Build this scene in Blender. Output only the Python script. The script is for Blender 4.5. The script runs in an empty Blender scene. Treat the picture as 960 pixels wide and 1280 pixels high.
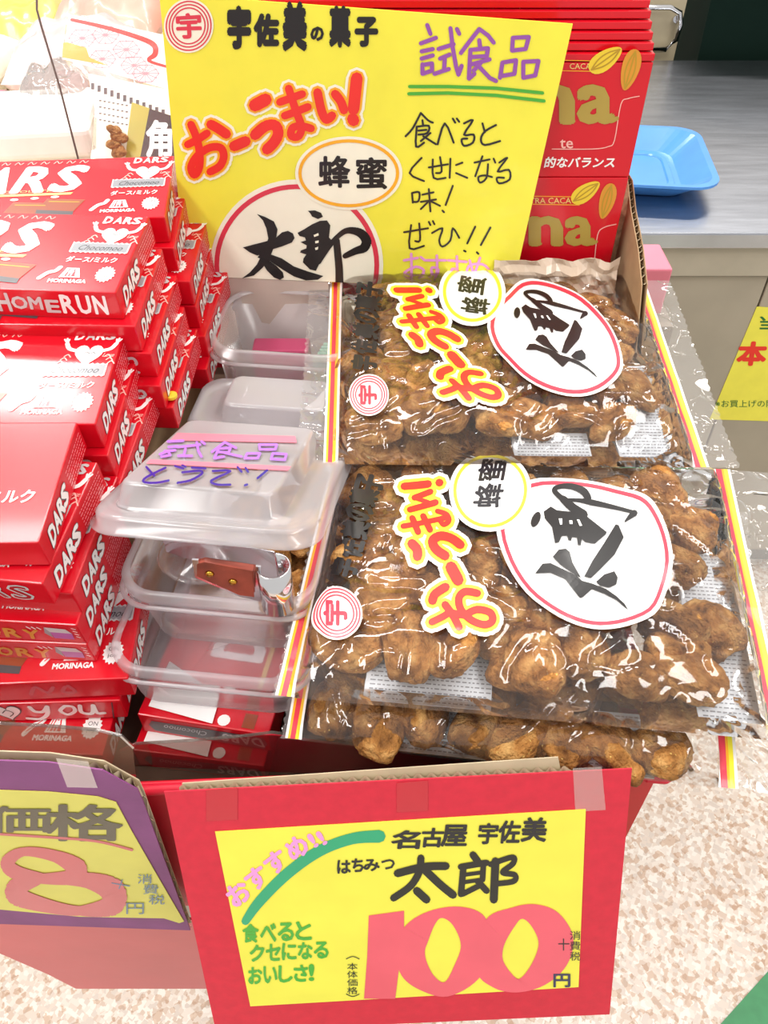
import bpy, bmesh, math, random
from math import sin, cos, pi, sqrt, radians
from mathutils import Vector, Matrix, noise, Euler
from mathutils.geometry import tessellate_polygon

SC = bpy.context.scene
COL = SC.collection
random.seed(7)

# ------------------------------------------------------------------ camera
F = 998.0
CAM_H = 1.35
cd = bpy.data.cameras.new('camera')
cd.sensor_fit = 'VERTICAL'; cd.sensor_height = 36.0; cd.lens = F / 1280 * 36.0
cd.clip_start = 0.01; cd.clip_end = 60
cam = bpy.data.objects.new('camera', cd); COL.objects.link(cam)
cam.location = (0, 0, CAM_H); cam.rotation_euler = (radians(45), 0, 0)
SC.camera = cam

# ------------------------------------------------------------------ light and exposure
w = bpy.data.worlds.new('shop_light'); SC.world = w; w.use_nodes = True
bg = w.node_tree.nodes['Background']
bg.inputs[0].default_value = (1.0, 0.97, 0.94, 1); bg.inputs[1].default_value = 0.62
SC.view_settings.view_transform = 'Standard'; SC.view_settings.look = 'None'
SC.view_settings.gamma = 1.0; SC.view_settings.exposure = 0.20
SC.view_settings.use_curve_mapping = False
SC.cycles.transparent_max_bounces = 40; SC.cycles.max_bounces = 10


def area(name, loc, size, sy, power, rot=(0, 0, 0), col=(1, 0.97, 0.93)):
    l = bpy.data.lights.new(name, 'AREA'); l.shape = 'RECTANGLE'; l.size = size; l.size_y = sy
    l.energy = power; l.color = col
    o = bpy.data.objects.new(name, l); COL.objects.link(o); o.location = loc; o.rotation_euler = rot
    return o


area('ceiling_tube_light', (-1.22, 1.95, 2.75), 0.42, 0.42, 17)
area('ceiling_tube_light', (0.9, 3.6, 2.75), 2.4, 0.16, 40)
area('ceiling_tube_light', (-1.1, -0.3, 2.75), 0.3, 2.0, 34)
area('ceiling_tube_light', (1.1, 0.3, 2.75), 0.3, 2.4, 32)
area('ceiling_tube_light', (-0.4, 1.25, 2.75), 1.8, 0.12, 20)

# ------------------------------------------------------------------ pixel helpers
R2 = sqrt(0.5)
CP = Vector((0, 0, CAM_H))


def ray(u, v):
    x = (u - 480) / F; y = (640 - v) / F
    return Vector((x, R2 + y * R2, -R2 + y * R2))


def on_z(u, v, z):
    d = ray(u, v); return CP + d * ((z - CAM_H) / d.z)


def on_y(u, v, Y):
    d = ray(u, v); return CP + d * (Y / d.y)


def on_x(u, v, X):
    d = ray(u, v); return CP + d * (X / d.x)


def on_plane(u, v, p0, n):
    d = ray(u, v); return CP + d * ((p0 - CP).dot(n) / d.dot(n))


def proj(p):
    q = p - CP
    z = q.y * R2 - q.z * R2; y = q.y * R2 + q.z * R2
    return 480 + F * q.x / z, 640 - F * y / z


# ------------------------------------------------------------------ materials
MATS = {}


def lin(c):
    return tuple(((x / 255) / 12.92 if x / 255 <= 0.04045 else ((x / 255 + 0.055) / 1.055) ** 2.4) for x in c)


def mat(name, rgb=(200, 200, 200), rough=0.5, metal=0.0, coat=0.0, spec=0.5, nscale=0, namp=0.0, bump=0.0, bscale=80, aniso=None):
    """principled material with procedural colour variation and relief"""
    if name in MATS: return MATS[name]
    m = bpy.data.materials.new(name); m.use_nodes = True
    nt = m.node_tree; b = nt.nodes['Principled BSDF']
    c = lin(rgb)
    b.inputs['Base Color'].default_value = (*c, 1)
    b.inputs['Roughness'].default_value = rough; b.inputs['Metallic'].default_value = metal
    b.inputs['Coat Weight'].default_value = coat; b.inputs['Coat Roughness'].default_value = 0.08
    b.inputs['Specular IOR Level'].default_value = spec
    tc = nt.nodes.new('ShaderNodeTexCoord')
    if not nscale: nscale, namp = 30, 0.03
    n = nt.nodes.new('ShaderNodeTexNoise'); n.inputs['Scale'].default_value = nscale; n.inputs['Detail'].default_value = 4
    mp = nt.nodes.new('ShaderNodeMapping')
    if aniso: mp.inputs['Scale'].default_value = aniso
    nt.links.new(tc.outputs['Object'], mp.inputs[0]); nt.links.new(mp.outputs[0], n.inputs['Vector'])
    r = nt.nodes.new('ShaderNodeValToRGB')
    r.color_ramp.elements[0].position = 0.3; r.color_ramp.elements[1].position = 0.7
    r.color_ramp.elements[0].color = (*[max(0, x * (1 - namp * 2)) for x in c], 1)
    r.color_ramp.elements[1].color = (*[min(1, x * (1 + namp)) for x in c], 1)
    nt.links.new(n.outputs['Fac'], r.inputs[0]); nt.links.new(r.outputs[0], b.inputs['Base Color'])
    if bump:
        n2 = nt.nodes.new('ShaderNodeTexNoise'); n2.inputs['Scale'].default_value = bscale; n2.inputs['Detail'].default_value = 5
        nt.links.new(mp.outputs[0], n2.inputs['Vector'])
        bp = nt.nodes.new('ShaderNodeBump'); bp.inputs['Strength'].default_value = bump; bp.inputs['Distance'].default_value = 0.002
        nt.links.new(n2.outputs['Fac'], bp.inputs['Height']); nt.links.new(bp.outputs[0], b.inputs['Normal'])
    MATS[name] = m
    return m


def film(name, tint=(1, 1, 1), haze=0.0, rough=0.04, ior=1.5, bump=0.5, bscale=25, hazecol=(0.9, 0.9, 0.9), refl=1.0):
    """thin clear or milky plastic: straight-through transparency + haze + fresnel gloss"""
    if name in MATS: return MATS[name]
    m = bpy.data.materials.new(name); m.use_nodes = True
    nt = m.node_tree; N = nt.nodes; L = nt.links
    N.remove(N['Principled BSDF']); out = N['Material Output']
    tr = N.new('ShaderNodeBsdfTransparent'); tr.inputs[0].default_value = (*tint, 1)
    df = N.new('ShaderNodeBsdfDiffuse'); df.inputs[0].default_value = (*hazecol, 1)
    tl = N.new('ShaderNodeBsdfTranslucent'); tl.inputs[0].default_value = (*hazecol, 1)
    md = N.new('ShaderNodeMixShader'); md.inputs[0].default_value = 0.5
    L.new(df.outputs[0], md.inputs[1]); L.new(tl.outputs[0], md.inputs[2])
    mh = N.new('ShaderNodeMixShader'); mh.inputs[0].default_value = haze
    L.new(tr.outputs[0], mh.inputs[1]); L.new(md.outputs[0], mh.inputs[2])
    gl = N.new('ShaderNodeBsdfGlossy'); gl.inputs['Roughness'].default_value = rough
    gl.inputs[0].default_value = (1, 1, 1, 1)
    fr = N.new('ShaderNodeFresnel'); fr.inputs[0].default_value = ior
    mul = N.new('ShaderNodeMath'); mul.operation = 'MULTIPLY'; mul.inputs[1].default_value = refl; mul.use_clamp = True
    L.new(fr.outputs[0], mul.inputs[0])
    mg = N.new('ShaderNodeMixShader'); L.new(mul.outputs[0], mg.inputs[0])
    L.new(mh.outputs[0], mg.inputs[1]); L.new(gl.outputs[0], mg.inputs[2])
    L.new(mg.outputs[0], out.inputs[0])
    if bump:
        tc = N.new('ShaderNodeTexCoord')
        n = N.new('ShaderNodeTexNoise'); n.inputs['Scale'].default_value = bscale; n.inputs['Detail'].default_value = 2
        n.inputs['Distortion'].default_value = 0.6
        L.new(tc.outputs['Object'], n.inputs['Vector'])
        def op(kind, src, val):
            q_ = N.new('ShaderNodeMath'); q_.operation = kind; L.new(src, q_.inputs[0])
            if val is not None: q_.inputs[1].default_value = val
            return q_.outputs[0]
        hgt = op('MINIMUM', op('MULTIPLY', op('ABSOLUTE', op('SUBTRACT', n.outputs['Fac'], 0.5), None), 16), 1.0)
        sm = N.new('ShaderNodeTexNoise'); sm.inputs['Scale'].default_value = bscale * .6; L.new(tc.outputs['Object'], sm.inputs['Vector'])
        ad = N.new('ShaderNodeMath'); ad.operation = 'MULTIPLY_ADD'; L.new(hgt, ad.inputs[0]); ad.inputs[1].default_value = 0.35; L.new(sm.outputs['Fac'], ad.inputs[2])
        bp = N.new('ShaderNodeBump'); bp.inputs['Strength'].default_value = bump; bp.inputs['Distance'].default_value = 0.004
        L.new(ad.outputs[0], bp.inputs['Height'])
        L.new(bp.outputs[0], gl.inputs['Normal']); L.new(bp.outputs[0], fr.inputs['Normal'])
    MATS[name] = m
    return m


M_film = film('clear_film', haze=0.025, bump=0.5, bscale=17, refl=1.15, rough=.05)
M_margin = film('clear_film_edge', haze=0.2, bump=0.7, bscale=40, refl=1.6)
M_tub = film('milky_plastic', haze=0.42, rough=0.2, bump=0.0, hazecol=(0.93, 0.90, 0.93), tint=(0.96, 0.94, 0.96), refl=.7)
M_lid = film('milky_lid_plastic', haze=0.52, rough=0.15, bump=0.0, hazecol=(0.97, 0.95, 0.98), tint=(0.95, 0.94, 0.97), refl=.8)
M_acrylic = film('smoky_acrylic', haze=0.05, rough=0.02, bump=0.0, tint=(0.80, 0.76, 0.72), hazecol=(0.3, 0.26, 0.22), refl=.45)
M_disc = film('clear_plastic_disc', haze=0.12, rough=0.05, bump=0.0, refl=1.8)

C = dict(red=(226, 20, 40), white=(250, 248, 246), black=(22, 18, 18), ink=(28, 26, 34), yellow=(246, 240, 82), cream=(250, 248, 226),
         orange=(250, 178, 30), poppy=(240, 44, 36), crimson=(222, 56, 78), purple=(152, 82, 176), green=(74, 178, 56),
         pink=(242, 160, 226), coral=(242, 92, 112), gold=(176, 150, 64), teal=(40, 172, 122), lemon=(250, 236, 60),
         grey=(150, 150, 155), brown=(150, 66, 30), navy=(36, 36, 84), blue=(52, 108, 150), violet=(176, 118, 236), indigo=(48, 34, 150),
         pinktape=(250, 130, 150), dullred=(214, 86, 96), rose=(240, 140, 150), palegold=(236, 200, 120), podyellow=(240, 208, 50),
         podorange=(222, 150, 40), podline=(190, 150, 30), charcoal=(74, 70, 74), darkgreen=(20, 110, 50), mauve=(180, 92, 170), olive=(180, 168, 60), khaki=(66, 58, 30),
         lightgrey=(205, 205, 205), peach=(250, 190, 180), darkred=(170, 16, 30))


def pm(c):
    return mat('print_' + c, C[c], rough=0.35, coat=0.25)


# ------------------------------------------------------------------ object helpers
def empty(name, loc=(0, 0, 0), label=None, cat=None, group=None, rot=(0, 0, 0)):
    o = bpy.data.objects.new(name, None); COL.objects.link(o); o.empty_display_size = 0.02
    o.location = loc; o.rotation_euler = rot
    tag(o, label, cat, group)
    return o


def tag(o, label=None, cat=None, group=None, kind=None):
    if label: o['label'] = label
    if cat: o['category'] = cat
    if group: o['group'] = group
    if kind: o['kind'] = kind
    return o


def obj(name, verts, faces, m, parent=None, smooth=False, mi=None, world=True, origin=None):
    """mesh object; verts are world coordinates unless world=False"""
    off = Vector((0, 0, 0))
    if world and parent is not None: off = Vector(parent.location)
    elif origin is not None: off = Vector(origin)
    me = bpy.data.meshes.new(name)
    me.from_pydata([tuple(Vector(v) - off) for v in verts], [], faces)
    for x in (m if isinstance(m, (list, tuple)) else [m]): me.materials.append(x)
    if mi: me.polygons.foreach_set('material_index', mi)
    if smooth: me.polygons.foreach_set('use_smooth', [True] * len(me.polygons))
    me.update()
    o = bpy.data.objects.new(name, me); COL.objects.link(o)
    if parent is not None: o.parent = parent
    elif origin is not None: o.location = origin
    return o


class MB:
    """collects shapes into one mesh"""
    def __init__(s): s.v = []; s.f = []; s.m = []
    def add(s, V, Fs, k=0):
        n = len(s.v); s.v += [Vector(x) for x in V]; s.f += [tuple(i + n for i in f) for f in Fs]; s.m += [k] * len(Fs); return s
    def box(s, a, b, k=0):
        x0, y0, z0 = a; x1, y1, z1 = b
        return s.add([(x0, y0, z0), (x1, y0, z0), (x1, y1, z0), (x0, y1, z0), (x0, y0, z1), (x1, y0, z1), (x1, y1, z1), (x0, y1, z1)],
                     [(0, 3, 2, 1), (4, 5, 6, 7), (0, 1, 5, 4), (1, 2, 6, 5), (2, 3, 7, 6), (3, 0, 4, 7)], k)
    def slab(s, pts, d, k=0):
        """polygon pts extruded by vector d"""
        d = Vector(d); P = [Vector(p) for p in pts]; n = len(P)
        tri = tessellate_polygon([P])
        fs = [tuple(t) for t in tri] + [tuple(i + n for i in reversed(t)) for t in tri]
        fs += [(i, (i + 1) % n, (i + 1) % n + n, i + n) for i in range(n)]
        return s.add(P + [p + d for p in P], fs, k)
    def tube(s, pts, r, n=8, k=0, closed=False):
        P = [Vector(p) for p in pts]; V = []; Fs = []; N = len(P)
        for i, p in enumerate(P):
            a = P[(i - 1) % N] if (i or closed) else P[i]; b = P[(i + 1) % N] if (i < N - 1 or closed) else P[i]
            t = (b - a).normalized(); up = Vector((0, 0, 1)) if abs(t.z) < .9 else Vector((1, 0, 0))
            x = t.cross(up).normalized(); y = x.cross(t); rr = r[i] if isinstance(r, (list, tuple)) else r
            V += [p + (x * cos(2 * pi * j / n) + y * sin(2 * pi * j / n)) * rr for j in range(n)]
        for i in range(N if closed else N - 1):
            for j in range(n):
                a = i * n + j; b = i * n + (j + 1) % n; c_ = ((i + 1) % N) * n
                Fs.append((a, b, c_ + (j + 1) % n, c_ + j))
        if not closed: Fs += [tuple(range(n))[::-1], tuple((N - 1) * n + j for j in range(n))]
        return s.add(V, Fs, k)
    def build(s, name, m, parent=None, smooth=False, **kw):
        return obj(name, s.v, s.f, m, parent, smooth, s.m, **kw)


def bevel(o, wd, seg=2):
    me = o.data; bm = bmesh.new(); bm.from_mesh(me)
    bmesh.ops.remove_doubles(bm, verts=bm.verts, dist=1e-6)
    es = [e for e in bm.edges if len(e.link_faces) == 2 and e.calc_face_angle(0) > 0.5]
    bmesh.ops.bevel(bm, geom=es, offset=wd, segments=seg, affect='EDGES', profile=0.5)
    bm.to_mesh(me); bm.free(); return o


# ------------------------------------------------------------------ flat print (real polygons lying on a surface)
_txt = {}


def glyphs(s):
    if s in _txt: return _txt[s]
    c = bpy.data.curves.new('t', 'FONT'); c.body = s; c.resolution_u = 2
    o = bpy.data.objects.new('t', c); COL.objects.link(o)
    dg = bpy.context.evaluated_depsgraph_get(); me = bpy.data.meshes.new_from_object(o.evaluated_get(dg))
    V = [(v.co.x, v.co.y) for v in me.vertices]; T = []
    for p in me.polygons:
        k = list(p.vertices)
        for i in range(1, len(k) - 1): T.append((k[0], k[i], k[i + 1]))
    xs = [v[0] for v in V]; ys = [v[1] for v in V]
    x0, x1, y0, y1 = min(xs), max(xs), min(ys), max(ys)
    V = [((x - x0) / max(x1 - x0, 1e-6), (y - y0) / max(y1 - y0, 1e-6)) for x, y in V]
    bpy.data.objects.remove(o); bpy.data.curves.remove(c); bpy.data.meshes.remove(me)
    _txt[s] = (V, T, (x1 - x0), (y1 - y0)); return _txt[s]


class Art:
    def __init__(s, mapper, thr=0, clips=(), lift=0.00008):
        s.map = mapper; s.t = []; s.thr = thr; s.clips = clips; s.T = None; s.lift = lift; s.n = 0
    def tri(s, a, b, c, col, layer):
        P = [a, b, c]
        if s.T: P = [s.T(*p) for p in P]
        for (p0, n) in s.clips:
            Q = []
            for i in range(len(P)):
                A, B = P[i], P[(i + 1) % len(P)]
                da = (A[0] - p0[0]) * n[0] + (A[1] - p0[1]) * n[1]; db = (B[0] - p0[0]) * n[0] + (B[1] - p0[1]) * n[1]
                if da >= 0: Q.append(A)
                if (da >= 0) != (db >= 0):
                    k = da / (da - db); Q.append((A[0] + (B[0] - A[0]) * k, A[1] + (B[1] - A[1]) * k))
            P = Q
            if len(P) < 3: return
        for i in range(1, len(P) - 1): s._sub(P[0], P[i], P[i + 1], col, layer)
    def _sub(s, a, b, c, col, layer, d=0):
        if s.thr and d < 7:
            L = [math.dist(a, b), math.dist(b, c), math.dist(c, a)]; m = max(L)
            if m > s.thr:
                if m == L[0]: q = ((a[0] + b[0]) / 2, (a[1] + b[1]) / 2); s._sub(a, q, c, col, layer, d + 1); s._sub(q, b, c, col, layer, d + 1)
                elif m == L[1]: q = ((c[0] + b[0]) / 2, (c[1] + b[1]) / 2); s._sub(a, b, q, col, layer, d + 1); s._sub(a, q, c, col, layer, d + 1)
                else: q = ((a[0] + c[0]) / 2, (a[1] + c[1]) / 2); s._sub(a, b, q, col, layer, d + 1); s._sub(q, b, c, col, layer, d + 1)
                return
        s.t.append((a, b, c, col, layer + (s.n % 150) * 0.0065))
    def poly(s, pts, col, layer=1):
        s.n += 1
        P = [Vector((p[0], p[1], 0)) for p in pts]
        for t in tessellate_polygon([P]): s.tri(*[tuple(pts[i]) for i in t], col, layer)
    def stroke(s, pts, w, col, layer=1, round_=True):
        n = len(pts); W = w if isinstance(w, (list, tuple)) else [w] * n
        for i in range(n - 1):
            (x0, y0), (x1, y1) = pts[i], pts[i + 1]; d = math.hypot(x1 - x0, y1 - y0) or 1e-9
            nx, ny = -(y1 - y0) / d, (x1 - x0) / d; a, b = W[i] / 2, W[i + 1] / 2
            s.n += 1
            q = [(x0 + nx * a, y0 + ny * a), (x0 - nx * a, y0 - ny * a), (x1 - nx * b, y1 - ny * b), (x1 + nx * b, y1 + ny * b)]
            s.tri(q[0], q[1], q[2], col, layer); s.tri(q[0], q[2], q[3], col, layer)
        for i, p in enumerate(pts):
            if round_ or 0 < i < n - 1: s.disc(p, W[i] / 2, W[i] / 2, col, layer, 8)
    def curve(s, pts, w, col, layer=1, k=5):
        """smooth stroke through the points"""
        n = len(pts); W = w if isinstance(w, (list, tuple)) else [w] * n; P = []; Q = []
        for i in range(n - 1):
            p0 = pts[max(i - 1, 0)]; p1 = pts[i]; p2 = pts[i + 1]; p3 = pts[min(i + 2, n - 1)]
            for j in range(k):
                t = j / k
                P.append(tuple(0.5 * (2 * p1[a] + (p2[a] - p0[a]) * t + (2 * p0[a] - 5 * p1[a] + 4 * p2[a] - p3[a]) * t * t + (3 * p1[a] - p0[a] - 3 * p2[a] + p3[a]) * t ** 3) for a in (0, 1)))
                Q.append(W[i] * (1 - t) + W[i + 1] * t)
        P.append(tuple(pts[-1])); Q.append(W[-1]); s.stroke(P, Q, col, layer)
    def disc(s, c, rx, ry, col, layer=1, n=32, rot=0):
        s.n += 1
        P = [(c[0] + rx * cos(2 * pi * i / n) * cos(rot) - ry * sin(2 * pi * i / n) * sin(rot), c[1] + rx * cos(2 * pi * i / n) * sin(rot) + ry * sin(2 * pi * i / n) * cos(rot)) for i in range(n)]
        for i in range(n): s.tri(c, P[i], P[(i + 1) % n], col, layer)
    def ring(s, pts, w, col, layer=1):
        s.stroke(list(pts) + [pts[0]], w, col, layer)
    def text(s, txt, quad, col, layer=1, bold=0.0):
        """quad: bottom-left, bottom-right, top-right, top-left of the inked box; bold in quad-height fractions"""
        V, T, w_, h_ = glyphs(txt); bl, br, tr, tl = quad
        sh = [(0, 0)] if not bold else [(0, 0)] + [(bold * cos(i * pi / 4) * h_ / max(w_, .01), bold * sin(i * pi / 4)) for i in range(8)]
        for dx, dy in sh:
            s.n += 1; P = []
            for x, y in V:
                x += dx; y += dy
                P.append(tuple((bl[a] * (1 - x) + br[a] * x) * (1 - y) + (tl[a] * (1 - x) + tr[a] * x) * y for a in (0, 1)))
            for t in T: s.tri(P[t[0]], P[t[1]], P[t[2]], col, layer)
    def rtext(s, txt, x0, y0, x1, y1, col, layer=1, bold=0.0, slant=0.0):
        """pixel box x0,y0 (top left) - x1,y1 (bottom right)"""
        s.text(txt, [(x0, y1), (x1, y1), (x1 + slant, y0), (x0 + slant, y0)], col, layer, bold)
    def build(s, name, parent, world=True, mats=None):
        cols = []; V = []; Fs = []; mi = []; cache = {}
        for a, b, c, col, layer in s.t:
            if col not in cols: cols.append(col)
            ids = []
            for p in (a, b, c):
                k = (round(p[0], 6), round(p[1], 6), layer)
                if k not in cache: cache[k] = len(V); V.append(s.map(p[0], p[1], layer * s.lift))
                ids.append(cache[k])
            Fs.append(tuple(ids)); mi.append(cols.index(col))
        return obj(name, V, Fs, [pm(c) for c in cols], parent, mi=mi, world=world)


def plane_map(p0, n):
    n = Vector(n).normalized(); p0 = Vector(p0)
    def f(u, v, h): return on_plane(u, v, p0, n) + n * (h + 0.0002)
    return f


def homog(pairs):
    """least-squares homography from pixel pairs (normal equations, gaussian elimination)"""
    A = []; B = []
    k = 0.01
    for (x, y), (u, v) in pairs:
        x *= k; y *= k; u *= k; v *= k
        A.append([x, y, 1, 0, 0, 0, -u * x, -u * y]); B.append(u)
        A.append([0, 0, 0, x, y, 1, -v * x, -v * y]); B.append(v)
    n = 8
    M = [[sum(r[i] * r[j] for r in A) + (1e-7 if i == j else 0) for j in range(n)] + [sum(r[i] * b for r, b in zip(A, B))] for i in range(n)]
    if len(pairs) < 4: raise ValueError
    for i in range(n):
        p = max(range(i, n), key=lambda r: abs(M[r][i])); M[i], M[p] = M[p], M[i]
        for r in range(n):
            if r != i:
                f = M[r][i] / M[i][i]
                for c_ in range(i, n + 1): M[r][c_] -= f * M[i][c_]
    h = [M[i][n] / M[i][i] for i in range(n)]
    def T(x, y):
        x *= k; y *= k; d = h[6] * x + h[7] * y + 1
        return ((h[0] * x + h[1] * y + h[2]) / d / k, (h[3] * x + h[4] * y + h[5]) / d / k)
    return T


def affine(pairs):
    A = [[0.0] * 4 for _ in range(3)]; Bx = [0.0] * 3; By = [0.0] * 3
    for (x, y), (u, v) in pairs:
        r = (x, y, 1)
        for i in range(3):
            for j in range(3): A[i][j] += r[i] * r[j]
            Bx[i] += r[i] * u; By[i] += r[i] * v
    m = Matrix([a[:3] for a in A]).inverted(); hx = m @ Vector(Bx); hy = m @ Vector(By)
    return lambda x, y: (hx[0] * x + hx[1] * y + hx[2], hy[0] * x + hy[1] * y + hy[2])

# ================================================================== THE SETTING
def floor_material():
    m = bpy.data.materials.new('mosaic_vinyl'); m.use_nodes = True
    nt = m.node_tree; N = nt.nodes; L = nt.links; b = N['Principled BSDF']; b.inputs['Roughness'].default_value = 0.35
    tc = N.new('ShaderNodeTexCoord')
    def vor(sc, rot):
        mp = N.new('ShaderNodeMapping'); mp.inputs['Rotation'].default_value = (0, 0, rot)
        L.new(tc.outputs['Object'], mp.inputs[0])
        v = N.new('ShaderNodeTexVoronoi'); v.distance = 'CHEBYCHEV'; v.inputs['Scale'].default_value = sc; v.inputs['Randomness'].default_value = 0.9
        L.new(mp.outputs[0], v.inputs['Vector'])
        r = N.new('ShaderNodeSeparateColor'); L.new(v.outputs['Color'], r.inputs[0]); return r
    a = vor(150, 0.5); c = vor(120, 1.1)
    r1 = N.new('ShaderNodeValToRGB'); e = r1.color_ramp; e.interpolation = 'CONSTANT'
    e.elements[0].color = (*lin((218, 196, 178)), 1); e.elements[1].position = 0.12; e.elements[1].color = (*lin((238, 226, 214)), 1)
    for p, cc in ((0.38, (230, 214, 200)), (0.6, (246, 238, 228)), (0.85, (222, 208, 196))):
        x = e.elements.new(p); x.color = (*lin(cc), 1)
    L.new(a.outputs[0], r1.inputs[0])
    r2 = N.new('ShaderNodeValToRGB'); e = r2.color_ramp; e.interpolation = 'CONSTANT'
    e.elements[0].color = (1, 1, 1, 1); e.elements[1].position = 0.78; e.elements[1].color = (*lin((232, 214, 200)), 1)
    L.new(c.outputs[1], r2.inputs[0])
    mx = N.new('ShaderNodeMix'); mx.data_type = 'RGBA'; mx.blend_type = 'MULTIPLY'; mx.inputs[0].default_value = 1
    L.new(r1.outputs[0], mx.inputs[6]); L.new(r2.outputs[0], mx.inputs[7]); L.new(mx.outputs[2], b.inputs['Base Color'])
    return m


fl = obj('floor', [(-5, -2, 0), (5, -2, 0), (5, 7, 0), (-5, 7, 0)], [(0, 1, 2, 3)], floor_material()); tag(fl, kind='structure')
g = [on_z(898, 1283, 0), on_z(962, 1212, 0)]
dv = (g[1] - g[0]).normalized(); pv = Vector((dv.y, -dv.x, 0))
a_, b_ = g[0] - dv * 1.2, g[1] + dv * 2.5
m = MB(); m.slab([a_ + Vector((0, 0, .001)), a_ + pv * .6 + Vector((0, 0, .001)), b_ + pv * .6 + Vector((0, 0, .001)), b_ + Vector((0, 0, .001))], (0, 0, 0.0015))
s_ = m.build('floor_stripe', mat('green_floor', (70, 150, 98), rough=0.5, nscale=60, namp=0.05)); tag(s_, kind='structure')
m = MB(); m.box((-5, 6.9, 0), (5, 7, 3)); tag(m.build('wall_back', mat('back_wall', (214, 206, 190), 0.8)), kind='structure')

# ------------------------------------------------------------------ steel counter
M_steel = mat('brushed_steel', (184, 187, 194), rough=0.27, metal=1.0, nscale=9, namp=0.09, bump=0.08, bscale=14, aniso=(1, 6, 1))
M_panel = mat('counter_panel_paint', (172, 161, 144), rough=0.5, nscale=12, namp=0.04)
ct = empty('counter', (0.9, 1.5, 0), 'long stainless steel work counter with beige front panels holding the blue tray', 'counter')
m = MB(); m.box((0.08, 1.140, 0.775), (2.2, 1.985, 0.80)); bevel(m.build('worktop', M_steel, ct), 0.003)
m = MB(); m.box((0.08, 1.150, 0.725), (2.2, 1.160, 0.775)); m.build('upper_rail', mat('rail_paint', (182, 172, 154), 0.4), ct)
x = 0.08
for i in range(4):
    m = MB(); m.box((x + 0.001, 1.156, 0.08), (x + 0.528, 1.176, 0.722)); bevel(m.build('front_panel', M_panel, ct), 0.002); x += 0.53
m = MB(); m.box((0.1, 1.2, 0.0), (2.18, 1.95, 0.775)); m.build('carcass', mat('carcass_grey', (150, 146, 138), 0.6), ct)

# blue tray
M_tray = mat('blue_plastic', (80, 148, 222), rough=0.28, coat=0.2)
tc_ = on_z(790, 205, 0.80)
def rrect(x0, x1, y0, y1, r, n=6):
    P = []
    for cx, cy, a0 in ((x1 - r, y1 - r, 0), (x0 + r, y1 - r, pi / 2), (x0 + r, y0 + r, pi), (x1 - r, y0 + r, 1.5 * pi)):
        P += [(cx + r * cos(a0 + i * pi / 2 / n), cy + r * sin(a0 + i * pi / 2 / n)) for i in range(n + 1)]
    return P
def loft(loops, cap0=True, cap1=True):
    V = []; Fs = []; n = len(loops[0])
    for l in loops: V += l
    for i in range(len(loops) - 1):
        for j in range(n): a = i * n + j; b = i * n + (j + 1) % n; Fs.append((a, b, b + n, a + n))
    if cap0: Fs.append(tuple(range(n))[::-1])
    if cap1: Fs.append(tuple(range((len(loops) - 1) * n, len(loops) * n)))
    return V, Fs
def lp(x0, x1, y0, y1, r, z, T=None):
    return [(T(Vector((x, y, z))) if T else Vector((x, y, z))) for x, y in rrect(x0, x1, y0, y1, r)]
tx1, ty0, ty1 = 0.175, -0.135, 0.125; tx0 = -0.215
tcn = on_z(918, 214, 0.832)
tr = empty('serving_tray', (tcn.x - 0.195, tcn.y + 0.085, 0.80), 'empty bright blue plastic tray on the steel counter', 'tray', rot=(0, 0, radians(-7)))
V, Fs = loft([lp(tx0 + .045, tx1 - .045, ty0 + .04, ty1 - .04, .03, .001), lp(tx0 + .01, tx1 - .01, ty0 + .01, ty1 - .01, .04, .028), lp(tx0, tx1, ty0, ty1, .045, .029),
              lp(tx0, tx1, ty0, ty1, .045, .033), lp(tx0 + .010, tx1 - .010, ty0 + .010, ty1 - .010, .04, .033), lp(tx0 + .047, tx1 - .047, ty0 + .042, ty1 - .042, .03, .005)])
obj('tray_body', V, Fs, M_tray, tr, world=False)
V, Fs = loft([lp(tx0 + .056, tx1 - .056, ty0 + .051, ty1 - .051, .03, .0051), lp(tx0 + .058, tx1 - .058, ty0 + .053, ty1 - .053, .03, .0075), lp(tx0 + .066, tx1 - .066, ty0 + .061, ty1 - .061, .026, .0075), lp(tx0 + .068, tx1 - .068, ty0 + .063, ty1 - .063, .026, .0053)], False, False)
obj('base_ridge', V, Fs, M_tray, tr, world=False)

# poster on the counter front
ps = empty('poster', on_y(925, 450, 1.155), 'yellow handwritten price poster taped to the beige counter front', 'poster')
ppx = [(887, 524), (946, 383), (1060, 392), (1020, 528)]
m = MB(); m.slab([on_y(*p, 1.1555) for p in ppx], (0, -0.0006, 0)); m.build('poster_sheet', mat('poster_yellow', (246, 236, 84), 0.5), ps)
a = Art(plane_map((0, 1.1547, 0), (0, -1, 0)))
a.rtext('当', 950, 395, 975, 412, 'darkgreen', bold=.02); a.rtext('本', 921, 428, 955, 456, 'poppy', bold=.05, slant=4); a.rtext('日', 962, 428, 985, 456, 'poppy', bold=.05, slant=4)
a.build('headline', ps)
a = Art(plane_map((0, 1.1547, 0), (0, -1, 0))); a.rtext('※お買上げの際', 894, 500, 968, 509, 'darkgreen'); a.build('footnote', ps)

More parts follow.
